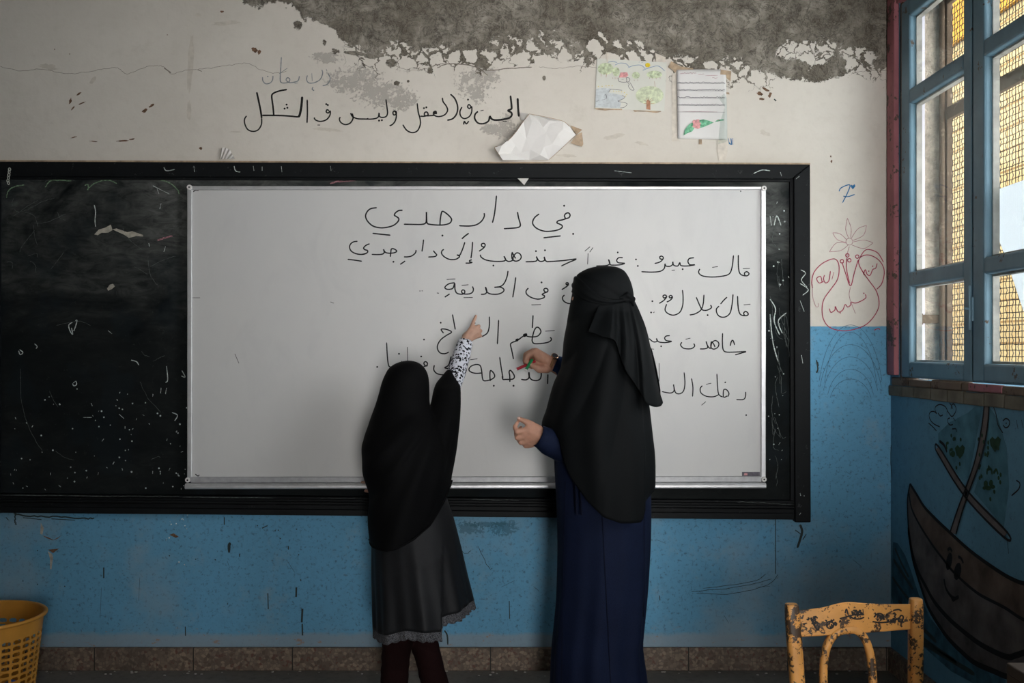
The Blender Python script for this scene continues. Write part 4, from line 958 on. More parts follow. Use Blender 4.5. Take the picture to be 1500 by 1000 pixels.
bm = bmesh.new(); prism(bm, [P(1087, 691, dw - .0012), P(1113, 691, dw - .0012), P(1113, 697.5, dw - .0012), P(1087, 697.5, dw - .0012)], Vector((0, 0.001, 0)))
stk = obj('label_sticker', bm, M['c_gray'], wb)
fill_obj('sticker_print', [[(1090, 693), (1095, 693), (1095, 696), (1090, 696)]], on_front(D - dw + 0.0018), M['c_pink'], stk)

# ------------------------------------------------------------------ papers on the wall
def sheet_bm(corners, nx=14, ny=14, f=None):
    """bilinear patch of world points (tl, tr, br, bl) with a displacement f(u,v) towards the room"""
    bm = bmesh.new(); a, b, c, d = corners
    g = [[None] * (nx + 1) for _ in range(ny + 1)]
    for j in range(ny + 1):
        for i in range(nx + 1):
            u, v = i / nx, j / ny
            p = (a * (1 - u) + b * u) * (1 - v) + (d * (1 - u) + c * u) * v
            if f: p = p + Vector((0, -f(u, v), 0))
            g[j][i] = bm.verts.new(p)
    for j in range(ny):
        for i in range(nx): bm.faces.new((g[j][i], g[j][i + 1], g[j + 1][i + 1], g[j + 1][i]))
    return bm
# child's landscape drawing
CP = (860, 75, 6.818)
def cp(x, y, off): return P(CP[0] + x / CP[2], CP[1] + y / CP[2], D - off)
dr = thing('child_drawing', "faded child's crayon landscape with red-roofed house and big tree on wall", 'drawing', cp(440, 330, 0.0))
obj('paper', sheet_bm([cp(100, 72, .004), cp(795, 112, .004), cp(772, 600, .005), cp(76, 568, .004)]), M['draw'], dr, solid=0.0006)
def ond(off): return lambda x, y: P(x, y, D - off)
o_a, o_b = 0.0062, 0.0068
fill_obj('crayon_trees', [ellipse_pts(185, 175, 80, 60), ellipse_pts(290, 205, 36, 46), ellipse_pts(488, 240, 40, 34), ellipse_pts(672, 232, 78, 38)], ond(o_a), M['c_green'], dr, CP)
fill_obj('crayon_big_tree', [ellipse_pts(625, 440, 140, 92, 20)], ond(o_a), M['c_green2'], dr, CP)
fill_obj('crayon_pond', [[(90, 375), (160, 368), (240, 372), (215, 412), (280, 424), (350, 440), (372, 470), (318, 498), (340, 520), (325, 568), (82, 560)]], ond(o_a), M['c_water'], dr, CP)
fill_obj('crayon_roof', [[(318, 262), (335, 212), (400, 210), (412, 240), (390, 262)]], ond(o_b), M['c_pink'], dr, CP)
fill_obj('crayon_sun', [ellipse_pts(606, 138, 25, 22)], ond(o_b), M['c_yellow'], dr, CP)
fill_obj('crayon_trunk', [[(592, 580), (592, 500), (605, 480), (632, 500), (632, 585)]], ond(o_b), M['c_brown'], dr, CP)
stroke_obj('pencil_marking', [[(200, 112), (250, 104), (300, 112)], [(278, 138), (330, 118), (390, 126), (422, 160)], [(410, 164), (470, 142), (540, 140), (582, 176)], [(555, 192), (620, 166), (710, 148), (775, 196)], [(516, 112), (526, 106)], [(544, 116), (556, 110)]], ond(o_b), NF, 0.0022, M['c_blue'], dr, CP)
stroke_obj('pencil_line_marking', [[(318, 262), (318, 300), (390, 308), (392, 262)], [(392, 262), (424, 270), (422, 300), (392, 308)], [(405, 310), (420, 330), (412, 350), (440, 386), (470, 386), (455, 360), (440, 330), (425, 310)], [(90, 505), (118, 490)], [(140, 488), (196, 474)], [(194, 466), (190, 436), (174, 438)],
            [(215, 410), (240, 380), (300, 385), (350, 390)], [(350, 440), (376, 462), (330, 490), (310, 500), (380, 515), (400, 530), (370, 560), (330, 566)], [(345, 282), (365, 280)]], ond(o_b), NF, 0.0018, M['c_gray'], dr, CP)
stroke_obj('brown_crayon_marking', [[(140, 226), (140, 252)], [(196, 222), (190, 260)], [(256, 262), (258, 275)], [(280, 262), (280, 278)], [(300, 264), (302, 278)], [(470, 284), (472, 296)], [(505, 282), (506, 298)], [(625, 262), (625, 276)], [(655, 262), (655, 278)], [(690, 262), (690, 280)], [(728, 258), (730, 275)],
            [(590, 500), (570, 490)], [(600, 490), (588, 468)], [(612, 486), (615, 462)], [(625, 490), (645, 470)], [(635, 500), (665, 488)], [(592, 520), (565, 522)], [(634, 524), (676, 518)], [(672, 300), (680, 356)]], ond(o_b), NF, 0.0024, M['c_brown'], dr, CP)
stroke_obj('yellow_dot', [[(x, y)] for x, y in ((112, 352), (150, 350), (190, 346), (218, 344), (250, 345), (265, 398), (292, 402), (318, 402), (345, 405), (372, 412), (395, 432), (385, 450))], ond(o_b), NF, 0.0024, M['c_yellow'], dr, CP)
def tape(label, pts, m=M['tape'], off=0.0075):
    bm = bmesh.new(); q = [P(CP[0] + x / CP[2], CP[1] + y / CP[2], D - off) for x, y in pts]
    prism(bm, q, Vector((0, 0.0005, 0)))
    return tag(obj('tape_strip', bm, m), label, 'tape')
tape('brown torn tape edge under left half of the crayon landscape', [(76, 566), (160, 570), (240, 574), (350, 576), (350, 588), (240, 586), (180, 592), (90, 582)])
tape('brown torn tape edge under right half of the crayon landscape', [(460, 588), (560, 592), (735, 596), (740, 604), (690, 616), (590, 604), (500, 602), (475, 606)])
tape('yellowed tape patch at top right corner of the crayon landscape', [(680, 18), (785, 60), (782, 112), (688, 104)], M['tape_pale'])
tape('yellowed tape strip crossing top left edge of the crayon landscape', [(192, 10), (212, 10), (210, 96), (204, 130), (196, 100)], M['tape_pale'])
# lined page in a plastic sleeve
pg = thing('lined_page', 'lined handwritten page with drawn red rose, in plastic sleeve on wall', 'paper', cp(1150, 540, 0.0))
obj('page', sheet_bm([cp(895, 180, .006), cp(1385, 182, .006), cp(1400, 884, .010), cp(905, 872, .006)], 16, 20, lambda u, v: 0.002 * math.sin(7 * u + 1) * math.sin(3 * v) + 0.001 * math.sin(11 * v)), M['page'], pg, smooth=True, solid=0.0006)
onp = ond(0.0125)
def scribble(y0, y1, x0, x1, n=46, amp=9):
    p = []
    for k in range(n):
        u = k / (n - 1); p.append((x0 + (x1 - x0) * u, y0 + (y1 - y0) * u + random.uniform(-amp, amp * .5) * (1 if random.random() < .8 else .1)))
    return p
stroke_obj('page_text', [scribble(y, y + 2, 902, 1378) for y in (314, 386, 460, 534)] + [[(902, y), (1378, y + 3)] for y in (320, 393, 466, 540, 606)], onp, NF, 0.0017, M['c_gray'], pg, CP, sub=2)
stroke_obj('heading_text', [scribble(220, 220, 930, 1090, 22, 14), scribble(230, 226, 1110, 1170, 10, 12), [(1180, 244), (1240, 242), (1305, 240)], scribble(265, 270, 1250, 1300, 8, 8), [(905, 606), (1100, 604), (1300, 606)]], onp, NF, 0.0014, M['red_faint'], pg, CP, sub=2)
fill_obj('rose_leaf', [[(962, 842), (978, 780), (1020, 730), (1060, 706), (1075, 760), (1050, 800), (1000, 820)], [(1110, 690), (1160, 680), (1220, 694), (1265, 712), (1215, 736), (1150, 762), (1120, 766)], [(1275, 708), (1300, 684), (1360, 678), (1372, 690), (1330, 696)]], onp, M['c_leaf'], pg, CP)
fill_obj('rose_bloom', [[(1050, 700), (1066, 684), (1084, 690), (1096, 680), (1122, 682), (1122, 706), (1140, 718), (1128, 742), (1130, 766), (1104, 776), (1076, 766), (1052, 756), (1060, 730)]], ond(0.0131), M['c_pink'], pg, CP)
stroke_obj('rose_bloom', [[(1305, 684), (1318, 690)]], ond(0.0131), NF, 0.004, M['red_ink'], pg, CP)
bm = bmesh.new(); prism(bm, [cp(1318, 470, .0135), cp(1370, 420, .0140), cp(1396, 470, .014), (cp(1402, 900, .0150)), cp(1310, 930, .0142), cp(1330, 700, .0138), cp(1375, 560, .0138)], Vector((0, 0.0004, 0)))
obj('plastic_sleeve', bm, M['film'], pg)
tape('brown tape on upper right corner of the lined page', [(1335, 182), (1440, 200), (1432, 300), (1395, 270), (1386, 236), (1330, 232)])
tape('brown tape on upper left corner of the lined page', [(808, 160), (840, 100), (930, 150), (1060, 172), (1060, 182), (900, 184), (880, 218), (850, 180)])
tape('short brown tape tab halfway down right edge of the lined page', [(1318, 404), (1420, 412), (1422, 432), (1380, 424)])
tape('brown tape tab beneath bottom edge of the lined page', [(1116, 880), (1146, 880), (1148, 930), (1114, 930)], off=0.004)
tape('pale vertical tape strip left of the lined page', [(850, 220), (888, 220), (896, 860), (930, 900), (846, 900)], M['tape_pale'], .0022)
tape('pale clear tape hanging under lower right corner of the lined page', [(1308, 890), (1400, 900), (1404, 1000), (1380, 1090), (1316, 1090), (1300, 1000)], M['tape_pale'], .003)
stroke_obj('ink_stain', [[(1412, 870), (1420, 930)], [(1436, 868), (1442, 930), (1416, 910)], [(1456, 866), (1456, 934)]], onw, NF, 0.004, M['blue_ink'], wf, CP)
# torn paper folded over behind the frame
CQ = (715, 155, 10.0)
def cq(x, y, off): return P(CQ[0] + x / CQ[2], CQ[1] + y / CQ[2], D - off)
cr_ = thing('torn_paper', 'crumpled white torn poster paper curling off wall above the blackboard', 'paper', cq(700, 450, 0))
out = [(600, 115), (700, 135), (900, 175), (1100, 225), (1190, 300), (1282, 425), (1100, 600), (895, 790), (600, 795), (215, 790), (150, 700), (95, 605), (200, 580), (330, 470), (430, 350), (520, 220)]
cen = [(680, 160), (900, 215), (640, 230), (560, 480), (800, 320), (905, 260), (850, 385), (1020, 420), (700, 480), (400, 580), (330, 700), (620, 640), (820, 600), (1100, 340), (940, 560), (480, 690), (760, 720)]
bm = bmesh.new()
vs = []
for i, (x, y) in enumerate(out):
    off = 0.012 + 0.012 * (i % 3 == 0) + (0.03 if (x < 460 and y > 300) else 0)
    vs.append((x, y, off))
for i, (x, y) in enumerate(cen): vs.append((x, y, 0.026 + 0.007 * ((i * 7) % 5) / 4))
from mathutils.geometry import delaunay_2d_cdt
n = len(out)
co, ed, fc, _, _, _ = delaunay_2d_cdt([Vector(v[:2]) for v in vs], [(i, (i + 1) % n) for i in range(n)], [], 1, 1e-4)
bv = []
for c in co:
    k = min(range(len(vs)), key=lambda j: (vs[j][0] - c.x) ** 2 + (vs[j][1] - c.y) ** 2)
    bv.append(bm.verts.new(cq(c.x, c.y, vs[k][2])))
for f in fc: bm.faces.new([bv[i] for i in f])
pm = obj('paper_fold', bm, M['paper'], cr_, smooth=False, solid=0.0008)
bm = bmesh.new()
prism(bm, [cq(465, 95, .004), cq(606, 115, .014), cq(520, 220, .016), cq(478, 205, .006)], Vector((0, 0.0006, 0)))
obj('paper_back', bm, M['paper_back'], cr_)
stroke_obj('torn_edge', [[(600, 116), (900, 174), (1100, 226), (1190, 300)], [(604, 118), (520, 222), (430, 352), (330, 472), (200, 582), (95, 606), (150, 702), (215, 788)], [(1282, 428), (1100, 602), (895, 788)]], lambda x, y: P(x, y, D - 0.046), NF, 0.0022, M['tape'], cr_, CQ)
tape_ = bmesh.new(); prism(tape_, [cq(1210, 285, .006), cq(1380, 350, .006), cq(1300, 420, .009), cq(1260, 380, .010)], Vector((0, .0006, 0))); prism(tape_, [cq(1290, 430, .010), cq(1375, 385, .006), cq(1395, 560, .006), cq(1375, 598, .006), cq(1210, 545, .008)], Vector((0, .0006, 0)))
tag(obj('tape_strip', tape_, M['tape']), 'brown stiff tape at right tip of the crumpled white poster paper', 'tape')
# small fan of folded paper on the frame, left
bm = bmesh.new(); base = P(322, 234, D - 0.006)
CFn = (300, 205, 25.0)
tips = [(600, 330), (640, 280), (740, 270), (790, 300), (860, 330), (920, 370), (970, 460), (1010, 520), (1060, 580), (1110, 690)]
roots = [(560, 690), (570, 690), (590, 690), (640, 690), (690, 690), (740, 690), (800, 690), (860, 690), (930, 690), (1040, 690)]
tv = [bm.verts.new(P(CFn[0] + x / 25, CFn[1] + y / 25, D - (.016 if i % 2 else .006))) for i, (x, y) in enumerate(tips)]
rv = [bm.verts.new(P(CFn[0] + x / 25, CFn[1] + y / 25, D - (.016 if i % 2 else .006))) for i, (x, y) in enumerate(roots)]
for i in range(len(tips) - 1): bm.faces.new((rv[i], rv[i + 1], tv[i + 1], tv[i]))
tag(obj('paper_fan', bm, M['paper_back'], solid=0.0006), 'small pleated paper fan stuck above left part of the blackboard frame', 'paper')
bm = bmesh.new(); prism(bm, [P(757, 260, D - .030), P(776, 259, D - .030), P(768, 271, D - .058)], Vector((0, 0.001, 0)))
tag(obj('paper_scrap', bm, M['paper']), 'tiny white triangular scrap at top middle edge of the whiteboard', 'paper')
# chain at the left end of the frame
ch = thing('hanging_chain', 'short pale metal chain hanging on top left corner of the blackboard', 'chain', P(13, 246, D - .045))
for k, (x, y) in enumerate(((14, 248), (13.4, 252), (12.9, 256.2), (12.3, 260.5), (11.6, 264.6), (12.4, 268))):
    bm = bmesh.new(); c = P(x, y, D - .047); r_ = 0.0062
    pts = [c + Vector((r_ * .75 * math.cos(a) * (1 if k % 2 == 0 else .45), (0.0 if k % 2 == 0 else .004) * math.cos(a), r_ * math.sin(a))) for a in [j * PI / 5 for j in range(11)]]
    tube(bm, pts, 0.0018, 6, cap=False); obj('link', bm, M['chain'], ch, smooth=True)

# ------------------------------------------------------------------ people: solid chains fused into one continuous skin
def ball(bm, c, r, n=10):
    bmesh.ops.create_uvsphere(bm, u_segments=n + 4, v_segments=n, radius=r, matrix=Matrix.Translation(c))
def chain_solid(bm, pts, n=12):
    """pts: (Vector, radius)"""
    for p, r in pts: ball(bm, p, r)
    for (p, r), (q, s) in zip(pts, pts[1:]):
        if (q - p).length > 1e-5: tube(bm, [p, q], [r, s], n)
def pts_d(rows): return [(P(x, y, d), r) for x, y, d, r in rows]
def fuse(bm, voxel, smooth_n=4, fac=0.5):
    me = bpy.data.meshes.new('tmp'); bm.to_mesh(me); bm.free()
    o = bpy.data.objects.new('tmp', me); COL.objects.link(o)
    r = o.modifiers.new('r', 'REMESH'); r.mode = 'VOXEL'; r.voxel_size = voxel; r.adaptivity = 0.0
    s = o.modifiers.new('s', 'SMOOTH'); s.iterations = smooth_n; s.factor = fac
    dg = bpy.context.evaluated_depsgraph_get(); dg.update()
    m2 = bpy.data.meshes.new_from_object(o.evaluated_get(dg))
    bpy.data.objects.remove(o); bpy.data.meshes.remove(me)
    b2 = bmesh.new(); b2.from_mesh(m2); bpy.data.meshes.remove(m2)
    return b2
def hand(bm, wrist, knuckles, fingers, thumb, rp=0.012):
    for k in knuckles: chain_solid(bm, [wrist, k])
    for a, b in zip(knuckles, knuckles[1:]):
        chain_solid(bm, [a, b]); 
        m_ = [((wrist[0] * .5 + q[0] * .5), (wrist[1] * .4 + q[1] * .6)) for q in (a, b)]
        chain_solid(bm, m_)
    for f in fingers: chain_solid(bm, f)
    chain_solid(bm, thumb)

# a draped garment: rows (y, left, right, half-depth) give its outline on level rings; hems say where each side ends
def drape(rows, d, hem_near, hem_far, nt=120, nl=70, fold=None, depth_shift=None, closed=False, y_top=None, power=1.0):
    bm = bmesh.new()
    ytop = rows[0][0] if y_top is None else y_top
    grid = []
    for i in range(nt):
        th = 2 * PI * i / nt
        c, s = math.cos(th), math.sin(th)                  # s<0 is the side near the camera
        c_ = math.copysign(abs(c) ** power, c); s_ = math.copysign(abs(s) ** power, s)
        yh = rows[-1][0]
        for _ in range(6):
            L, Rr, ry = smooth_interp(rows, yh)
            xx = (L + Rr) / 2 + (Rr - L) / 2 * c_
            yn, yf = hem_near(xx), hem_far(xx)
            w = min(1, max(0, 0.5 - 4.0 * s))
            yh = yh * .4 + (yn * w + yf * (1 - w)) * .6
        col = []
        for j in range(nl + 1):
            t = j / nl
            t = t ** 1.35 if ytop == rows[0][0] else t
            y = ytop + (yh - ytop) * t
            L, Rr, ry = smooth_interp(rows, y)
            dd = d + (depth_shift(y) if depth_shift else 0)
            x = (L + Rr) / 2 + (Rr - L) / 2 * c_
            f = fold(x, y, th, t) if fold else 0.0
            dep = dd + ry * s_
            p = P(x, y, dd)
            p = Vector((p.x, dep - D, p.z))
            nrm = Vector((c / max((Rr - L) / 2 * dd / F, 1e-4), s / max(ry, 1e-4), 0)).normalized()
            edge = abs(s) ** 0.5
            p += nrm * f * (0.25 + 0.75 * edge)
            col.append(bm.verts.new(p))
        grid.append(col)
    for i in range(nt):
        a, b = grid[i], grid[(i + 1) % nt]
        for j in range(nl): bm.faces.new((a[j], b[j], b[j + 1], a[j + 1]))
    cap = [g[0] for g in grid]
    bm.faces.new(cap)
    if closed: bm.faces.new([g[-1] for g in grid][::-1])
    return bm

# ---- the teacher
DWm = 3.72
wm = thing('person', 'woman in long black face veil and navy abaya pointing marker at whiteboard', 'person', (P(880, 1047, DWm).x, DWm - D, 0.0))
b = bmesh.new()
chain_solid(b, pts_d([(884, 770, 3.72, .120), (884, 700, 3.72, .100), (886, 600, 3.72, .108), (888, 530, 3.72, .095), (888, 495, 3.72, .06), (887, 465, 3.72, .05), (886, 440, 3.72, .055)]))
chain_solid(b, pts_d([(890, 512, 3.61, .046), (890, 512, 3.83, .046)]))
chain_solid(b, pts_d([(890, 425, 3.72, .078), (876, 428, 3.72, .074)])); chain_solid(b, pts_d([(872, 445, 3.72, .055), (856, 458, 3.72, .033)]))
chain_solid(b, pts_d([(848, 432, 3.72, .018), (843.5, 441, 3.72, .011), (849, 446, 3.72, .012)])); chain_solid(b, pts_d([(847, 452, 3.705, .010), (847, 452, 3.735, .010)]))
chain_solid(b, pts_d([(850, 424, 3.685, .016), (850, 424, 3.755, .016)]))
ball(b, P(841.9, 437.5, 3.695), .0115); ball(b, P(884, 438, 3.638), .016)
for dd in (3.64, 3.8): chain_solid(b, pts_d([(880, 780, dd, .085), (876, 900, dd, .060), (874, 1030, dd, .038), (874, 1037, dd, .034)])); chain_solid(b, pts_d([(874, 1037, dd, .034), (850, 1040, dd, .026), (832, 1041, dd, .02)]))
# near (left) arm and hand
chain_solid(b, pts_d([(888, 516, 3.605, .044), (884, 632, 3.64, .038), (838, 650, 3.655, .031), (818, 650, 3.632, .030), (797, 640, 3.59, .027)]))
dl = 3.59
def q(x, y, dz, r): return (P(x, y, dl + dz), r)
hand(b, q(793, 639, 0, .024), [q(772, 629, 0, .013), q(769, 637, .006, .013), q(772, 645, .010, .0125), q(779, 651, .014, .0115)],
     [[q(772, 629, 0, .011), q(757, 632, -.004, .0098), q(754, 625, .006, .0085), q(757.5, 619.5, .012, .0072)],
      [q(769, 638, .006, .0112), q(757.5, 641, .008, .0095), q(756, 634, .032, .0085), q(763, 626, .040, .0075)],
      [q(772, 646, .010, .0108), q(763, 648.5, .014, .009), q(759, 643, .036, .008), q(765, 639, .046, .0075)],
      [q(779, 652, .014, .0098), q(770, 653.5, .022, .0082), q(766, 649, .040, .0075), q(771, 646, .050, .0068)]],
     [q(789, 629, .004, .017), q(776, 620, .004, .0125), q(767, 616, .006, .0102), q(760, 613, .008, .0082)])
chain_solid(b, [q(789, 630, .004, .017), q(776, 628, 0, .013)])
# far (right) arm and hand
chain_solid(b, pts_d([(888, 516, 3.835, .044), (868, 600, 3.92, .038), (835, 548, 3.97, .034), (806, 532, 3.97, .025)]))
dl = 3.97
hand(b, q(806, 531, 0, .025), [q(785, 514, -.012, .0135), q(781, 515, .008, .0135), q(779, 519, .028, .013), q(781, 526, .044, .012)],
     [[q(785, 514, -.012, .0125), q(773, 520, -.018, .0108), q(770, 529, -.016, .0095), q(776, 533, -.012, .0082)],
      [q(781, 514, .008, .0125), q(770.5, 519, .006, .0108), q(768.5, 528, .004, .0095), q(775, 533, .004, .0082)],
      [q(779, 519, .028, .012), q(769.5, 523, .030, .0102), q(769, 531, .026, .009), q(776, 535, .020, .008)],
      [q(781, 526, .044, .0108), q(773, 530, .046, .0092), q(773, 536, .040, .0082), q(779, 538, .034, .0072)]],
     [q(801, 540, -.012, .0175), q(790, 541, -.024, .0145), q(782, 536, -.028, .0112), q(777.5, 533.5, -.026, .0088)])
chain_solid(b, [q(802, 528, -.012, .021), q(788, 521, -.010, .018)]); chain_solid(b, [q(802, 540, -.008, .017), q(787, 530, .01, .018)])
body = fuse(b, 0.0040, 5, 0.45)
for v in body.verts: v.co.z = max(v.co.z, 0.003)
obj('body', body, M['skin_w'], wm, smooth=True)
for (c, r_, a) in ((P(776.5, 533.5, 3.97 - .034), .0055, 0.3), (P(759.6, 612.2, 3.59 - .0005), .0055, 0.0)):
    bm = bmesh.new(); bmesh.ops.create_uvsphere(bm, u_segments=12, v_segments=8, radius=1.0, matrix=Matrix.Translation(c) @ Matrix.Diagonal((r_, .0035, r_ * .75, 1)))
    obj('thumb_nail', bm, M['nail'], wm, smooth=True)
bm = bmesh.new(); bmesh.ops.create_uvsphere(bm, u_segments=12, v_segments=8, radius=.007, matrix=Matrix.Translation(P(843.5, 436.5, 3.690)))
obj('eye', bm, M['eye'], wm, smooth=True)

def fold_abaya(x, y, th, t):
    k = min(1.0, max(0.0, (y - 700) / 250))
    return 0.006 * math.sin(th * 7 + 0.6) * k + 0.004 * math.sin(th * 13 + 1.2 + y * .004) * k + 0.006 * math.exp(-((x - 905 - (y - 760) * .16) / 9) ** 2) * k
rows = [(600, 830, 944, .13), (650, 815, 950, .15), (676, 812, 951, .16), (700, 813, 952, .165), (740, 815, 953.5, .17), (790, 816.5, 953, .17), (840, 816, 950.5, .17), (880, 814.5, 947.5, .17), (920, 811, 943.5, .175), (945, 808.5, 941, .18), (972, 807, 944, .185), (1000, 806, 948, .19), (1030, 803.5, 951, .195), (1044, 802.5, 952, .20)]
bm = drape(rows, DWm, lambda x: 1044, lambda x: 1044, 110, 60, fold_abaya, y_top=600)
ab = obj('abaya', bm, M['navy'], wm, smooth=True, solid=0.004)
# seams and a tie cord on the abaya
def on_abaya(x, y):
    L, Rr, ry = smooth_interp(rows, y)
    c = max(-1, min(1, (x - (L + Rr) / 2) / ((Rr - L) / 2)))
    s = math.sqrt(max(0, 1 - c * c))
    return P(x, y, DWm) * 1.0 + Vector((0, -ry * s, 0))
bm = bmesh.new()
for ln in ([(876 + .05 * (y - 745), y) for y in range(745, 1042, 20)], [(937 + .012 * (y - 730), y) for y in range(735, 900, 20)], [(826 - .02 * (y - 700), y) for y in range(700, 1042, 20)]):
    pts = []
    for x, y in ln:
        L, Rr, ry = smooth_interp(rows, y); th = -math.acos(max(-1, min(1, (x - (L + Rr) / 2) / ((Rr - L) / 2))))
        pts.append(on_abaya(x, y) + Vector((0, -0.0005 - fold_abaya(x, y, th % (2 * PI), 0), 0)))
    tube(bm, pts, 0.0022, 6)
obj('seam', bm, M['thread'], ab)
bm = bmesh.new(); tube(bm, [P(842, 690, 3.555), P(843.5, 720, 3.548), P(845, 754, 3.545), P(852, 754, 3.545), P(850.5, 720, 3.548)], 0.0035, 6)
obj('tie_cord', bm, M['thread'], wm)
# sleeves
bm = bmesh.new()
tube(bm, [P(788.5, 638, 3.585), P(793, 640, 3.588), P(804, 646.5, 3.605), P(820, 653, 3.635), P(848, 650, 3.66), P(884, 640, 3.66)], [.0385, .0405, .0480, .0560, .058, .055], 28, cap=False)
obj('sleeve', bm, M['navy'], wm, smooth=True, solid=0.003)
bm = bmesh.new()
tube(bm, [P(813, 532.5, 3.97), P(820, 535.5, 3.97), P(834, 545, 3.97), P(850, 560, 3.97), P(868, 592, 3.95)], [.033, .036, .043, .05, .05], 28, cap=False)
obj('sleeve', bm, M['navy_lit'], wm, smooth=True, solid=0.003)  # far sleeve takes the lit copy of the navy
# watch on the far wrist
wt = bmesh.new()
ca, cb = P(810.5, 531.5, 3.97), P(806.8, 530.0, 3.97)
ax = (cb - ca).normalized()
tube(wt, [ca, cb], [.0315, .0300], 28, cap=False)
wo = obj('wristwatch', wt, M['leather'], wm, smooth=True, solid=0.003)
a_, b_ = frame_of(ax)
up = (Vector((0, 0, 1)) * .75 + Vector((0, -1, 0)) * .6).normalized(); up = (up - ax * up.dot(ax)).normalized()
bm = bmesh.new(); c = (ca + cb) / 2 + up * .0315; tube(bm, [c, c + up * .007], .0145, 24); obj('watch_case', bm, M['gold'], wo, bevel=0.0015)
bm = bmesh.new(); tube(bm, [c + up * .0066, c + up * .0076], .0115, 24); obj('watch_face', bm, M['dial'], wo)
# the long veil
vrows = [(389.5, 884, 888, .004), (390.5, 873, 900, .030), (393, 862, 908, .052), (397, 853, 914.5, .068), (403, 844.5, 919, .082), (412, 842, 923.5, .092), (422, 839.5, 926.5, .098), (432, 837.5, 928, .100), (440, 836, 928, .098), (448, 834.5, 926, .096), (460, 832.5, 928, .104),
         (480, 829, 933, .150), (500, 826, 938, .185), (520, 824, 941, .200), (540, 820, 943, .208), (560, 811.5, 945, .214), (580, 806, 947.5, .220), (600, 801, 950, .226), (618, 795, 952, .230), (640, 796, 954.5, .234), (660, 799, 957, .236), (680, 803, 958, .238), (700, 807, 958, .240), (720, 810, 957, .240), (752, 811, 955, .240)]
hemn = [(790, 618), (797, 621.5), (807, 626), (819, 639), (826, 662), (829, 676), (836, 694), (852, 720), (876, 742), (900, 751), (927, 751.5), (929, 738), (936, 728), (946, 719), (953, 711), (958.5, 696)]
hemf = [(790, 618), (830, 690), (880, 730), (930, 725), (958.5, 696)]
def fold_veil(x, y, th, t):
    k = min(1, max(0, (y - 470) / 160))
    f = 0.0
    # folds that hang from the knot at the back of the head
    dx, dy = x - 912, max(y - 436, 4)
    a = math.atan2(dx, dy)
    f += 0.010 * (abs(math.sin(a * 9 + 0.8 + .5 * math.sin(y * .02))) ** .7 - .5) * min(1, dy / 90) * (1 if x < 934 else .4)
    f += 0.006 * math.sin(th * 9 + y * .006) * k
    f += 0.012 * math.exp(-((x - 930) / 4.0) ** 2) * min(1, max(0, (y - 590) / 50)) * (1 if th > PI else 0)
    # dip under the head band
    if y < 470: f -= 0.004 * math.exp(-((y - (404 + (x - 845) * .55)) / 3.5) ** 2) * (1 if x < 920 else 0)
    return f
bm = drape(vrows, DWm, lambda x: interp(hemn, x), lambda x: interp(hemf, x), 160, 110, fold_veil)
obj('veil', bm, M['veil'], wm, smooth=True, solid=0.003)
# head covering band: a slanting strip from forehead to the knot
def on_veil(x, y, lift):
    L, Rr, ry = smooth_interp(vrows, y)
    c = max(-1, min(1, (x - (L + Rr) / 2) / ((Rr - L) / 2)))
    s = math.sqrt(max(0, 1 - c * c))
    p = P(x, y, DWm); nrm = Vector((c / max((Rr - L) / 2 * DWm / F, .01), -s / max(ry, .01), 0)).normalized()
    return Vector((p.x, DWm - ry * s - D, p.z)) + nrm * lift
bm = bmesh.new()
b0 = catmull([(843.5, 404), (852, 412), (862, 424), (874, 434), (888, 439), (902, 440), (914, 437)], 5)
b1 = catmull([(838.5, 428), (845, 436), (856, 442), (868, 446), (884, 448), (900, 447), (916, 443)], 5)
g = []
for (x0, y0), (x1, y1) in zip(b0, b1):
    g.append([bm.verts.new(on_veil(x0 + (x1 - x0) * s_, y0 + (y1 - y0) * s_, .003 + .005 * math.sin(PI * s_) + .002 * math.sin(s_ * 14))) for s_ in [k / 8 for k in range(9)]])
for a, c in zip(g, g[1:]):
    for k in range(8): bm.faces.new((a[k], c[k], c[k + 1], a[k + 1]))
obj('head_band', bm, M['veil'], wm, smooth=True, solid=0.002)
# knot
bm = bmesh.new()
kc = on_veil(913, 436.5, .010)
for (x0, y0, x1, y1, r_, r2) in ((-13, 2, 0, -2, .008, .014), (0, -3, 8, 3, .014, .012), (-6, 4, 6, 5, .010, .010), (6, 3, 9, 12, .010, .006), (-2, 5, 0, 14, .009, .006), (-14, 3, -22, 4, .008, .004)):
    chain_solid(bm, [(kc + Vector((x0 / 403.0, 0.004, -y0 / 403.0)), r_ * .85), (kc + Vector((x1 / 403.0, 0.006, -y1 / 403.0)), r2 * .85)])
obj('knot', fuse(bm, .003, 3), M['veil'], wm, smooth=True)
# back flap of the face veil: hangs from the knot over the long veil
flap_bot = [(856, 486.5), (864, 489), (876, 494.5), (884, 495.5), (891.5, 499), (896, 508), (899, 520), (902, 531), (907, 541), (913, 550), (920, 559), (926, 568), (931, 578), (937, 586), (946, 591), (955, 593), (963.5, 592), (967, 588)]
flap_top = [(873, 449.5), (878, 449), (884, 448.5), (889, 448), (894, 447.5), (898, 446.5), (901, 446), (904, 445.5), (907, 445), (910, 444.5), (913, 444), (916, 443.5), (918, 443), (920, 442.5), (922, 442), (924, 441.5), (926, 441), (928, 441)]
bm = bmesh.new(); NU, NV = 90, 44
def pick(pts, u):
    v = u * (len(pts) - 1); i = min(int(v), len(pts) - 2); f = v - i
    return (pts[i][0] + (pts[i + 1][0] - pts[i][0]) * f, pts[i][1] + (pts[i + 1][1] - pts[i][1]) * f)
FB, FT = catmull(flap_bot, 4), catmull(flap_top, 4)
redge = [(441, 928), (455, 937.5), (470, 942.5), (490, 946), (510, 950), (545, 957), (575, 963), (587, 966.5), (596, 968)]
g = []
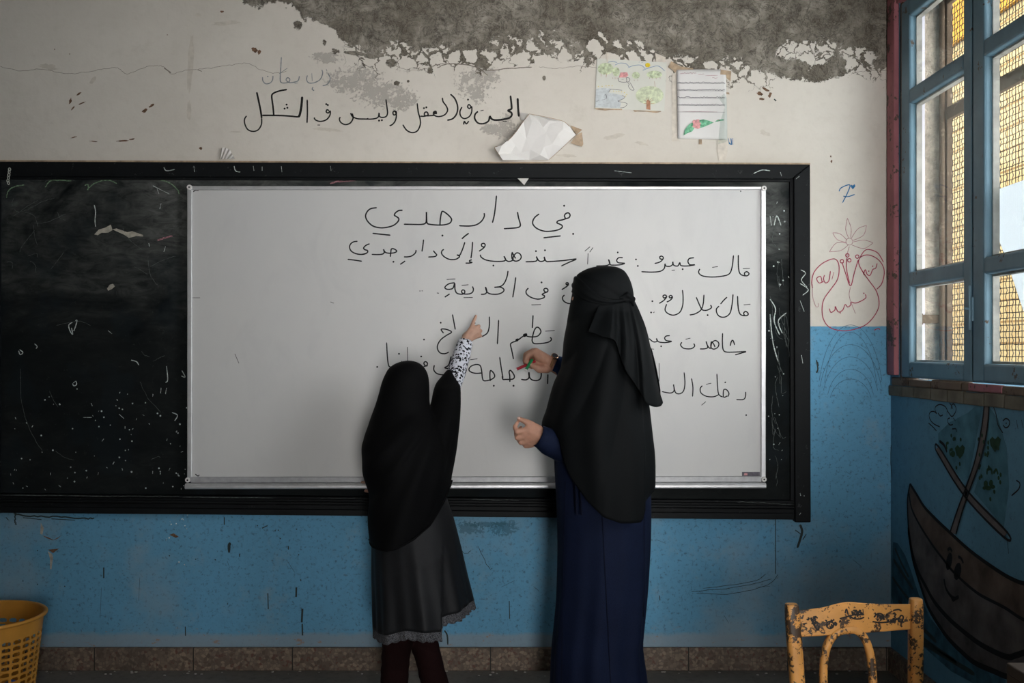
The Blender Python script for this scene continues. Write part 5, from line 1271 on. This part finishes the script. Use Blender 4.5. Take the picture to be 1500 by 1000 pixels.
for i in range(NU + 1):
    u = i / NU; col = []
    (x0, y0), (x1, y1) = pick(FT, u), pick(FB, u)
    for j in range(NV + 1):
        t = j / NV
        x = x0 + (x1 - x0) * t; y = y0 + (y1 - y0) * t
        bulge = math.sin(PI * t) * 6 * u ** 4
        x += bulge
        L, Rr, ry = smooth_interp(vrows, min(y, 750))
        mid = (L + Rr) / 2; half = max((Rr - L) / 2, interp(redge, y) + 1.5 - mid)
        c = max(-1, min(1, (x - mid) / half)); s = math.sqrt(max(0, 1 - c * c))
        am = min(1.0, t * 1.6) * (0.4 + .6 * u)
        lift = .010 + .012 * min(1, t * 2) + am * (.013 * (1 - 2 * abs(math.sin(u * 11.5 + .5 + .5 * t)) ** .8) + .005 * math.sin(u * 43 + 2 * t))
        p = P(x, y, DWm)
        col.append(bm.verts.new(Vector((p.x, DWm - (ry + .006) * s - lift - D, p.z))))
    g.append(col)
for a, c in zip(g, g[1:]):
    for k in range(NV): bm.faces.new((a[k], c[k], c[k + 1], a[k + 1]))
obj('back_flap', bm, M['veil'], wm, smooth=True, solid=0.0025)
for dd in (3.64, 3.8):
    bm = bmesh.new(); chain_solid(bm, pts_d([(880, 1038, dd, .030), (855, 1037, dd, .032), (832, 1039, dd, .026)]))
    f = fuse(bm, .006, 3)
    for v in f.verts: v.co.z = max(v.co.z, 0.0005)
    obj('shoe', f, M['shoe'], wm, smooth=True)
# pens held in the far hand
def pen(label, a, c, m, r_=.0058):
    t = thing('marker_pen', label, 'marker', a)
    bm = bmesh.new(); ax = (c - a).normalized(); n_ = (c - a).length
    tube(bm, [a + ax * .006, c], [r_, r_], 14); obj('barrel', bm, m, t, smooth=False, bevel=.001)
    bm = bmesh.new(); tube(bm, [a, a + ax * .0065], [r_ * .55, r_ * .8], 12); obj('nib', bm, M['pen_white'], t)
pen('red marker pen held between the fingers of the veiled woman', P(754.8, 541.6, 3.945), P(784, 528.5, 3.965), M['pen_red'])
pen('green marker pen held by the thumb of the veiled woman', P(769.6, 542.6, 3.925), P(779.5, 526.5, 3.945), M['pen_green'])

# ---- the pupil
DG = 3.80
gl_ = thing('person', 'girl in black veil, dark skirt and leopard sleeve pointing up at whiteboard', 'person', (P(600, 1036, DG).x, DG - D, 0.0))
b = bmesh.new()
chain_solid(b, pts_d([(600, 790, 3.80, .095), (598, 730, 3.80, .085), (596, 650, 3.80, .088), (597, 615, 3.81, .06), (598, 590, 3.82, .040)]))
chain_solid(b, pts_d([(568, 622, 3.82, .032), (624, 624, 3.83, .030)]))
chain_solid(b, pts_d([(598, 558, 3.82, .066), (598, 556, 3.86, .062)])); chain_solid(b, pts_d([(598, 572, 3.87, .045), (598, 580, 3.885, .028)]))
ball(b, P(598, 562, 3.93), .010); chain_solid(b, pts_d([(594, 572, 3.915, .007), (602, 572, 3.915, .007)]))
for sx in (575, 621): ball(b, P(sx, 562, 3.83), .012)
for (kx, fx, dd) in ((584, 579, 3.785), (617, 638, 3.835)):
    chain_solid(b, pts_d([(600 + (kx - 600) * .8, 800, dd, .056), (kx, 905, dd, .040), (fx, 1018, dd, .030)])); chain_solid(b, pts_d([(fx, 1024, dd, .026), (fx + 2, 1028, dd + .10, .020)]))
# raised arm and pointing hand
chain_solid(b, pts_d([(632, 625, 3.86, .030), (655, 575, 3.90, .027), (664, 550, 3.945, .026), (674, 524, 3.99, .025), (681.5, 499, 4.04, .0185)]))
dl = 4.05
hand(b, q(682, 497, -.006, .0185), [q(690.5, 480, 0, .0092), q(697, 480, .002, .0092), q(701, 485, .006, .0088), q(702, 491, .012, .0082)],
     [[q(690.5, 480, 0, .0088), q(694, 470, .010, .0072), q(697.3, 462.5, .018, .0060)],
      [q(697.5, 479.5, .002, .0085), q(701.5, 477.5, .018, .0075), q(699, 483, .034, .0068)],
      [q(701, 484, .006, .0082), q(704.5, 484.5, .022, .0072), q(700, 489, .036, .0066)],
      [q(702, 490.5, .012, .0078), q(704.2, 492, .024, .0068), q(699, 494, .036, .006)]],
     [q(680, 492, .012, .010), q(686, 486, .026, .0085), q(693, 485, .034, .0075)])
chain_solid(b, [q(684, 495, 0, .016), q(694, 487, .004, .0125)])
# other hand holds the tray
chain_solid(b, pts_d([(566, 620, 3.83, .036), (558, 690, 3.93, .028), (551, 713, 4.06, .018)]))
dl = 4.10
hand(b, q(550, 712, 0, .017), [q(545, 708, .03, .0085), q(546, 712, .03, .0085), q(548, 716, .03, .0085)],
     [[q(545, 707, .03, .0085), q(537, 706, .048, .0070), q(530.5, 706, .050, .0062)], [q(546, 711, .03, .008), q(541, 711, .052, .007), q(539, 710, .055, .0062)], [q(548, 715, .03, .008), q(543, 713, .052, .007), q(542, 713, .055, .006)]],
     [q(548, 718, .02, .0095), q(540, 719, .040, .0082), q(535.8, 718.6, .045, .0072)])
obj('body', fuse(b, 0.0034, 4, 0.4), M['skin_g'], gl_, smooth=True)
for sx in (588, 608):
    bm = bmesh.new(); ball(bm, P(sx, 558, 3.908), .010); obj('eye', bm, M['eye'], gl_, smooth=True)
# sleeves
bm = bmesh.new()
tube(bm, [P(681.5, 499.5, 4.035), P(680.5, 504, 4.03), P(676.5, 520, 4.00), P(670, 542, 3.96), P(663, 565, 3.925), P(652, 592, 3.89)], [.0285, .0305, .0345, .0345, .033, .030], 26, cap=False)
f = bm
for v in f.verts: v.co += Vector((mnoise.noise(v.co * 40), mnoise.noise(v.co * 40 + Vector((5, 5, 5))), 0)) * .0025
obj('sleeve', f, M['leopard'], gl_, smooth=True, solid=0.002)
bm = bmesh.new(); tube(bm, [P(551, 712.5, 4.05), P(554, 704, 3.98), P(559, 684, 3.92)], [.023, .027, .032], 20, cap=False)
obj('sleeve', bm, M['leopard'], gl_, smooth=True, solid=0.002)
# skirt with lace hem
srows = [(700, 556, 645, .105), (730, 550, 655, .12), (760, 545, 665, .135), (798, 545.5, 674.5, .15), (840, 547, 684, .165), (880, 549.5, 693.5, .178), (918, 551, 700, .19), (935, 552, 703, .195)]
def hem_s(x): return interp([(545, 918), (552, 917), (575, 914), (590, 908), (602, 903.5), (630, 904.5), (651.5, 905.5), (652.5, 888), (670, 885), (694, 878), (705, 874)], x)
def hem_sf(x): return interp([(545, 917), (600, 905), (650, 892), (705, 876)], x)
def fold_s(x, y, th, t):
    k = min(1, max(0, (y - 770) / 120))
    f = .007 * math.sin(th * 8 + 1.0) * k + .004 * math.sin(th * 17 + 2) * k
    if th > PI: f += k * (.012 if x < 652 else -.006)
    if th > PI: f += .0025 * math.exp(-((y - (843 - (x - 560) * .40)) / 2.2) ** 2) * (1 if 556 < x < 650 else 0)
    return f
bm = drape(srows, DG, hem_s, hem_sf, 150, 60, fold_s, y_top=700)
sk = obj('skirt', bm, M['skirt'], gl_, smooth=True, solid=0.003)
bm = bmesh.new(); NTL = 260; g = []
for i in range(NTL):
    th = 2 * PI * i / NTL; c, s = math.cos(th), math.sin(th)
    yh = 900
    for _ in range(8):
        L, Rr, ry = smooth_interp(srows, yh); xx = (L + Rr) / 2 + (Rr - L) / 2 * c
        w = min(1, max(0, .5 - 4 * s)); yh = yh * .4 + (hem_s(xx) * w + hem_sf(xx) * (1 - w)) * .6
    col = []
    for j in range(5):
        t = j / 4; y = yh - 1.5 + t * (12.5 + 2.6 * abs(math.sin(th * 19)))
        L, Rr, ry = smooth_interp(srows, y); x = (L + Rr) / 2 + (Rr - L) / 2 * c
        p = P(x, y, DG); nrm = Vector((c / ((Rr - L) / 2 * DG / F), s / ry, 0)).normalized()
        p = Vector((p.x, DG + ry * s - D, p.z)) + nrm * (fold_s(x, yh, th, 1) * (.25 + .75 * abs(s) ** .5) - .0005 + .0025 * math.sin(th * 76) * t)
        col.append(bm.verts.new(p))
    g.append(col)
for i in range(NTL):
    a, c = g[i], g[(i + 1) % NTL]
    for k in range(4): bm.faces.new((a[k], c[k], c[k + 1], a[k + 1]))
obj('lace_hem', bm, M['lace'], sk, smooth=True, solid=0.0015)
# trousers
def leg_rows(bm, rows):
    tube(bm, catmull([(*P(x, y, d),) for x, y, d, r in rows], 6), [q_[0] for q_ in catmull([(r,) for *_, r in rows], 6)], 26)
bm = bmesh.new()
leg_rows(bm, [(590, 790, 3.79, .075), (585, 880, 3.78, .064), (583, 930, 3.78, .057), (580, 965, 3.78, .053), (577, 1000, 3.78, .0515), (575, 1022, 3.78, .053)])
leg_rows(bm, [(615, 790, 3.81, .075), (618, 880, 3.84, .062), (619, 930, 3.84, .055), (628, 965, 3.84, .050), (637, 1000, 3.84, .052), (644, 1020, 3.84, .054)])
f = fuse(bm, .005, 3)
f.normal_update()
for v in f.verts:
    px_ = 750 + v.co.x * F / DG; py_ = HOR - (v.co.z - EYE) * F / DG
    w = mnoise.noise(Vector((v.co.x * 10, v.co.y * 10, v.co.z * 34 + v.co.x * 14)))
    v.co += v.normal * (.0045 * w)
    v.co.z = max(v.co.z, 0.012)
obj('trousers', f, M['maroon'], gl_, smooth=True)
for (fx, dd) in ((580, 3.78), (640, 3.84)):
    bm = bmesh.new(); chain_solid(bm, pts_d([(fx, 1022, dd - .02, .030), (fx + 1, 1024, dd + .06, .032), (fx + 2, 1026, dd + .13, .024)]))
    f = fuse(bm, .006, 3)
    for v in f.verts: v.co.z = max(v.co.z, 0.0005)
    obj('shoe', f, M['shoe'], gl_, smooth=True)
# veil: head, shoulders and the part lifted by the raised arm, fused into one cloth
hrows = [(528, 595, 602, .006), (529.5, 587, 609, .030), (533, 578, 616, .050), (539, 570, 622, .068), (548, 564.5, 626.5, .082), (560, 559.5, 628.5, .088), (575, 555.5, 629, .088), (590, 551, 629.5, .090), (605, 546, 633, .105), (622, 540, 644, .135), (645, 532, 655, .165), (661, 530.5, 660, .178), (682, 532.5, 663, .185), (700, 535.5, 662, .188), (722, 539.5, 657, .188), (757, 541, 648, .185), (790, 543, 640, .182), (797, 543, 640, .18)]
hv = [(540, 792), (552, 795), (575, 795.5), (588, 792), (612, 780), (634, 763), (646, 744), (654, 728), (660, 712), (664, 700)]
def hvf(x): return interp([(540, 780), (600, 770), (664, 700)], x)
def fold_v(x, y, th, t):
    a = math.atan2(y - 548, 668 - x)
    r_ = math.hypot(y - 548, 668 - x)
    return .013 * (abs(math.sin(a * 7.5 + r_ * .010)) ** .6 - .6) * min(1, max(0, (y - 585) / 70)) + .004 * math.sin(a * 31 + 1) * min(1, max(0, (y - 600) / 80))
bm = drape(hrows, DG, lambda x: interp(hv, x), hvf, 150, 90, fold_v, closed=True)
arm_rows = [(541.5, 655, 662, .018, .145), (546, 651, 666, .032, .14), (552, 646, 669, .040, .13), (560, 639.5, 672, .044, .115), (568, 636, 674.5, .052, .10), (576, 634, 675, .058, .09), (590, 631, 675, .066, .075), (610, 624, 674, .08, .055), (632, 614, 672, .095, .04), (656, 606, 669.5, .115, .025), (676, 600, 666.5, .13, .015), (694, 600, 663, .14, .01), (706, 604, 660, .14, .005)]
ar = [(r[0], r[1], r[2], r[3]) for r in arm_rows]
ash = [(r[0], r[4]) for r in arm_rows]
ba = drape(ar, DG, lambda x: 706, lambda x: 706, 70, 50, fold_v, depth_shift=lambda y: interp(ash, y), closed=True)
me_ = bpy.data.meshes.new('t'); ba.to_mesh(me_); ba.free(); bm.from_mesh(me_); bpy.data.meshes.remove(me_)
f = fuse(bm, .0040, 2, .5)
obj('veil', f, M['veil_girl'], gl_, smooth=True)
# inner cap edge and the rolled hem of the veil
bm = bmesh.new(); pts = []
for k in range(60):
    x = 541 + (662 - 541) * k / 59; y = interp(hv, x) - 2.5
    L, Rr, ry = smooth_interp(hrows, y); c = max(-1, min(1, (x - (L + Rr) / 2) / ((Rr - L) / 2))); s = math.sqrt(max(0, 1 - c * c))
    p = P(x, y, DG); pts.append(Vector((p.x, DG - ry * s - .002 - D, p.z)))
tube(bm, pts, .004, 8)
obj('veil_hem', bm, M['veil_girl'], gl_, smooth=True)

# ------------------------------------------------------------------ chair
dc = 2.70
cs = F / dc
def C(px, py, dd=0.0): return P(px, py, dc + dd)
chx = thing('wooden_chair', 'small ochre wooden chair with worn paint and black scribble on its back', 'chair', (C(1250, 900).x, dc - D - 0.1, 0.0))
def rounded_post(top, bot, w, dep, name='back_post'):
    bm = bmesh.new()
    n = 20; rings = []
    pts = [bot + (top - bot) * k / 30 for k in range(31)]
    for i, p in enumerate(pts):
        sc_ = 1.0 if i < 29 else (0.97 if i == 29 else 0.86)
        ring = []
        for k in range(n):
            a = 2 * PI * k / n; ca, sa = math.cos(a), math.sin(a)
            e = 0.62
            ring.append(bm.verts.new(p + Vector((math.copysign(abs(ca) ** e, ca) * w * sc_ / 2, math.copysign(abs(sa) ** e, sa) * dep * sc_ / 2, 0))))
        rings.append(ring)
    for a, b2 in zip(rings, rings[1:]):
        for k in range(n): bm.faces.new((a[k], a[(k + 1) % n], b2[(k + 1) % n], b2[k]))
    bm.faces.new(rings[0][::-1]); bm.faces.new(rings[-1])
    return obj(name, bm, M['chair'], chx, smooth=False, bevel=.003)
zt = 0.0
lt, lb = C(1159.5, 884), C(1186, 1130)
rt, rb = C(1341.5, 876, .03), C(1340, 1130, .03)
lb.z = 0.0; rb.z = 0.0
for o_ in (rounded_post(lt, lb, .0385, .036), rounded_post(rt, rb, .0365, .036)):
    for p_ in o_.data.polygons: p_.use_smooth = True
# top rail with an arched upper edge, slightly bowed
bm = bmesh.new(); NU = 40; rows_ = []
for i in range(NU + 1):
    u = i / NU; x = 1168 + (1334 - 1168) * u
    yt = smooth_interp([(0, 894), (.22, 889), (.42, 881.5), (.6, 883), (.8, 884.5), (1, 884.5)], u)[0]
    yb = smooth_interp([(0, 933), (.3, 930), (.5, 928), (.7, 925.5), (1, 921.5)], u)[0]
    bow = -.016 * math.sin(PI * u) + .03 * u
    rows_.append([C(x, yt, bow - .009), C(x, yb, bow - .009), C(x, yb, bow + .009), C(x, yt, bow + .009)])
rv = [[bm.verts.new(p) for p in r_] for r_ in rows_]
for a, c in zip(rv, rv[1:]):
    for k in range(4): bm.faces.new((a[k], a[(k + 1) % 4], c[(k + 1) % 4], c[k]))
bm.faces.new(rv[0]); bm.faces.new(rv[-1][::-1])
tr_ = obj('top_rail', bm, M['chair'], chx, bevel=.003)
# scribble on the rail
def on_rail(x, y):
    u = (x - 1168) / 166.0
    return C(x, y, -.016 * math.sin(PI * u) + .03 * u - .0098)
CCh = (1100, 840, 5.0)
sc_l = []
for (cx, cy, rx, ry, n_) in ((455, 350, 55, 36, 16), (590, 365, 42, 34, 12), (780, 300, 40, 30, 14), (935, 320, 46, 26, 9), (1040, 320, 60, 30, 10)):
    for k in range(n_):
        a = random.uniform(0, 6.28); x = cx + random.gauss(0, .45) * rx; y = cy + random.gauss(0, .45) * ry; L = random.uniform(8, 26)
        sc_l.append([(x, y), (x + L * math.cos(a) * .6, y + L * math.sin(a) - 4), (x + L * math.cos(a + .7), y + L * math.sin(a + .7))])
sc_l += [[(580 + 26 * math.cos(a), 375 + 26 * math.sin(a)) for a in [k * PI / 5 for k in range(11)]], [(650, 330), (690, 318), (760, 300), (830, 300)], [(720, 312), (760, 330), (800, 330), (830, 318)], [(1090, 320), (1080, 345), (1104, 352), (1116, 316), (1098, 306), (1086, 330)], [(890, 350), (940, 358), (1000, 354), (1060, 346)], [(1040, 270), (1080, 262), (1104, 274)],
         [(900, 320), (930, 292), (964, 300), (970, 330)], [(440, 330), (470, 390), (492, 412), (500, 380)], [(690, 290), (700, 260), (712, 300)], [(820, 260), (824, 300)], [(860, 320), (864, 332)]]
bm = bmesh.new(); strokes(bm, sc_l, on_rail, NF, .0042, CCh)
obj('black_scribble', bm, M['chair_ink'], tr_, keep=True)
# bent hoop under the rail
hp = [(1206, 1060), (1206, 1010), (1206, 985), (1207.5, 962), (1212, 944), (1221, 930), (1232, 923), (1244, 921), (1256, 924), (1266, 934), (1272, 948), (1276, 966), (1278, 990), (1279.5, 1010), (1281, 1060)]
hp = catmull(hp, 5)
bm = bmesh.new()
n = len(hp); rv = []
for i, (x, y) in enumerate(hp):
    p = C(x, y, -.012 + .006); t_ = Vector(hp[min(i + 1, n - 1)]) - Vector(hp[max(i - 1, 0)]); t_.normalize()
    nx = Vector((-t_.y, 0, -t_.x)) * -1
    nx = Vector((t_.y, 0, t_.x)).normalized()
    ring = []
    for k in range(12):
        a = 2 * PI * k / 12; ca, sa = math.cos(a), math.sin(a); e = .7
        ring.append(bm.verts.new(p + nx * math.copysign(abs(ca) ** e, ca) * .0105 + Vector((0, math.copysign(abs(sa) ** e, sa) * .011, 0))))
    rv.append(ring)
for a, c in zip(rv, rv[1:]):
    for k in range(12): bm.faces.new((a[k], a[(k + 1) % 12], c[(k + 1) % 12], c[k]))
bm.faces.new(rv[0][::-1]); bm.faces.new(rv[-1])
obj('back_hoop', bm, M['chair'], chx, smooth=True)
# seat, aprons and legs below the picture's edge
yb0 = dc - D
x0, x1 = C(1190, 900).x - .03, C(1335, 900).x + .03
bm = bmesh.new(); box(bm, x0, x1, yb0 - .30, yb0 + .012, .365, .385); obj('seat', bm, M['chair'], chx, bevel=.008)
bm = bmesh.new(); box(bm, x0 + .02, x1 - .02, yb0 - .28, yb0 - .26, .315, .365); box(bm, x0 + .02, x1 - .02, yb0 - .03, yb0 - .01, .315, .365); obj('apron', bm, M['chair'], chx, bevel=.003)
for xx in (x0 + .025, x1 - .025):
    rounded_post(Vector((xx, yb0 - .27, .366)), Vector((xx, yb0 - .285, 0)), .032, .032, 'front_leg')
    bm = bmesh.new(); box(bm, xx - .009, xx + .009, yb0 - .28, yb0 + .0, .14, .165); obj('stretcher', bm, M['chair'], chx, bevel=.003)

# ------------------------------------------------------------------ desk at the right wall (only its corner shows)
dk = thing('school_desk', 'dark wooden desk corner standing against right wall beside the chair', 'desk', (1.27, -2.7, 0))
zd = EYE - (970 - HOR) * 2.04 / F
xd = (1475 - 750) * 2.04 / F
ydk = 2.04 - D
obj('desk_top', nbox(xd - .001, XW - .03, ydk - 1.0, ydk + .001, zd - .022, zd), M['desk'], dk, bevel=.003)
bm = bmesh.new(); box(bm, xd, xd + .02, ydk - .98, ydk, 0.0, zd - .022); obj('side_panel', bm, M['desk'], dk)
bm = bmesh.new(); box(bm, XW - .055, XW - .035, ydk - .98, ydk, 0.0, zd - .022); obj('side_panel', bm, M['desk'], dk)
bm = bmesh.new(); box(bm, xd + .02, XW - .055, ydk - .02, ydk - .004, .25, zd - .022); obj('modesty_panel', bm, M['desk'], dk)

# ------------------------------------------------------------------ waste basket
dbk = 3.90
bc_ = P(-28, 900, dbk)
rr = 89 * dbk / F
hz = bc_.z
bk = thing('waste_basket', 'orange plastic waste basket with pierced sides at left wall base', 'basket', (bc_.x, bc_.y, 0))
rb_ = rr * .80
def rad_at(z): return rb_ + (rr * .955 - rb_) * (z / hz)
bm = bmesh.new()
def ring_profile(bm, prof, n=72):
    rings = [[bm.verts.new(Vector((bc_.x + r_ * math.cos(2 * PI * k / n), bc_.y + r_ * math.sin(2 * PI * k / n), z))) for k in range(n)] for r_, z in prof]
    for a, c in zip(rings, rings[1:] + rings[:1]):
        for k in range(n): bm.faces.new((a[k], a[(k + 1) % n], c[(k + 1) % n], c[k]))
e = .0075
ring_profile(bm, [(rr - .006 + e * math.cos(a) * 1.1, hz - .006 + e * math.sin(a)) for a in [2 * PI * k / 12 for k in range(12)]])
obj('rim', bm, M['basket'], bk, smooth=True)
bm = bmesh.new()
NC = 32; NR_ = 9; SUBC = 8; SUBR = 6
zb1 = hz - .062                                            # lower edge of the plain band
def wav(th): return .010 * (abs(math.sin(th * NC / 2)) - .3)
cols = NC * SUBC; rowsn = NR_ * SUBR
zlow = .045
grid = []
def bvert(k, z):
    th = 2 * PI * k / cols; r_ = rad_at(z)
    return bm.verts.new(Vector((bc_.x + r_ * math.cos(th), bc_.y + r_ * math.sin(th), z)))
for j in range(rowsn + 1):
    z = zlow + (zb1 - zlow) * j / rowsn
    grid.append([bvert(k, z - .3 * wav(2 * PI * k / cols) * (1 if j < rowsn else 1)) for k in range(cols)])
for j in range(rowsn):
    for k in range(cols):
        ck, cj = k % SUBC, j % SUBR
        hole = (1 <= ck <= SUBC - 2) and (1 <= cj <= SUBR - 2) and not (ck in (1, SUBC - 2) and cj == SUBR - 2)
        if not hole: bm.faces.new((grid[j][k], grid[j][(k + 1) % cols], grid[j + 1][(k + 1) % cols], grid[j + 1][k]))
top = [bvert(k, hz - .008) for k in range(cols)]
for k in range(cols): bm.faces.new((grid[-1][k], grid[-1][(k + 1) % cols], top[(k + 1) % cols], top[k]))
low = [bvert(k, 0.0015) for k in range(cols)]
for k in range(cols): bm.faces.new((low[k], low[(k + 1) % cols], grid[0][(k + 1) % cols], grid[0][k]))
bm.faces.new(low[::-1])
o_ = obj('basket_wall', bm, M['basket'], bk, smooth=False, solid=.003)
def crumple(name, label, cat, c, r_, m, seed):
    bm = bmesh.new(); bmesh.ops.create_icosphere(bm, subdivisions=3, radius=r_, matrix=Matrix.Translation(c))
    for v in bm.verts:
        dv = (v.co - c); v.co = c + dv * (1 + .28 * mnoise.noise(dv * 60 + Vector((seed, 0, 0))))
    return tag(obj(name, bm, m), label, cat)
crumple('blue_wrapper', 'crumpled blue wrapper lying inside the orange waste basket', 'wrapper', Vector((P(16, 994, 3.86).x, 3.86 - D, .046)), .036, M['blue_wrap'], 3)
crumple('paper_ball', 'crumpled white paper ball beside the blue wrapper in waste basket', 'paper', Vector((P(3, 996, 3.86).x - .01, 3.84 - D, .038)), .030, M['paper'], 9)

# crumbs of plaster along the foot of the wall
bm = bmesh.new()
for k in range(70):
    x = random.uniform(-1.95, 1.5); y = -.03 - abs(random.gauss(0, .03)); s_ = random.uniform(.0015, .005)
    bmesh.ops.create_icosphere(bm, subdivisions=1, radius=s_, matrix=Matrix.Translation((x, y, s_ * .6)) @ Matrix.Diagonal((1.6, 1, .7, 1)))
cb_ = tag(obj('plaster_crumbs', bm, M['debris']), 'white plaster crumbs scattered on floor along the terrazzo skirting', 'debris'); cb_['kind'] = 'stuff'
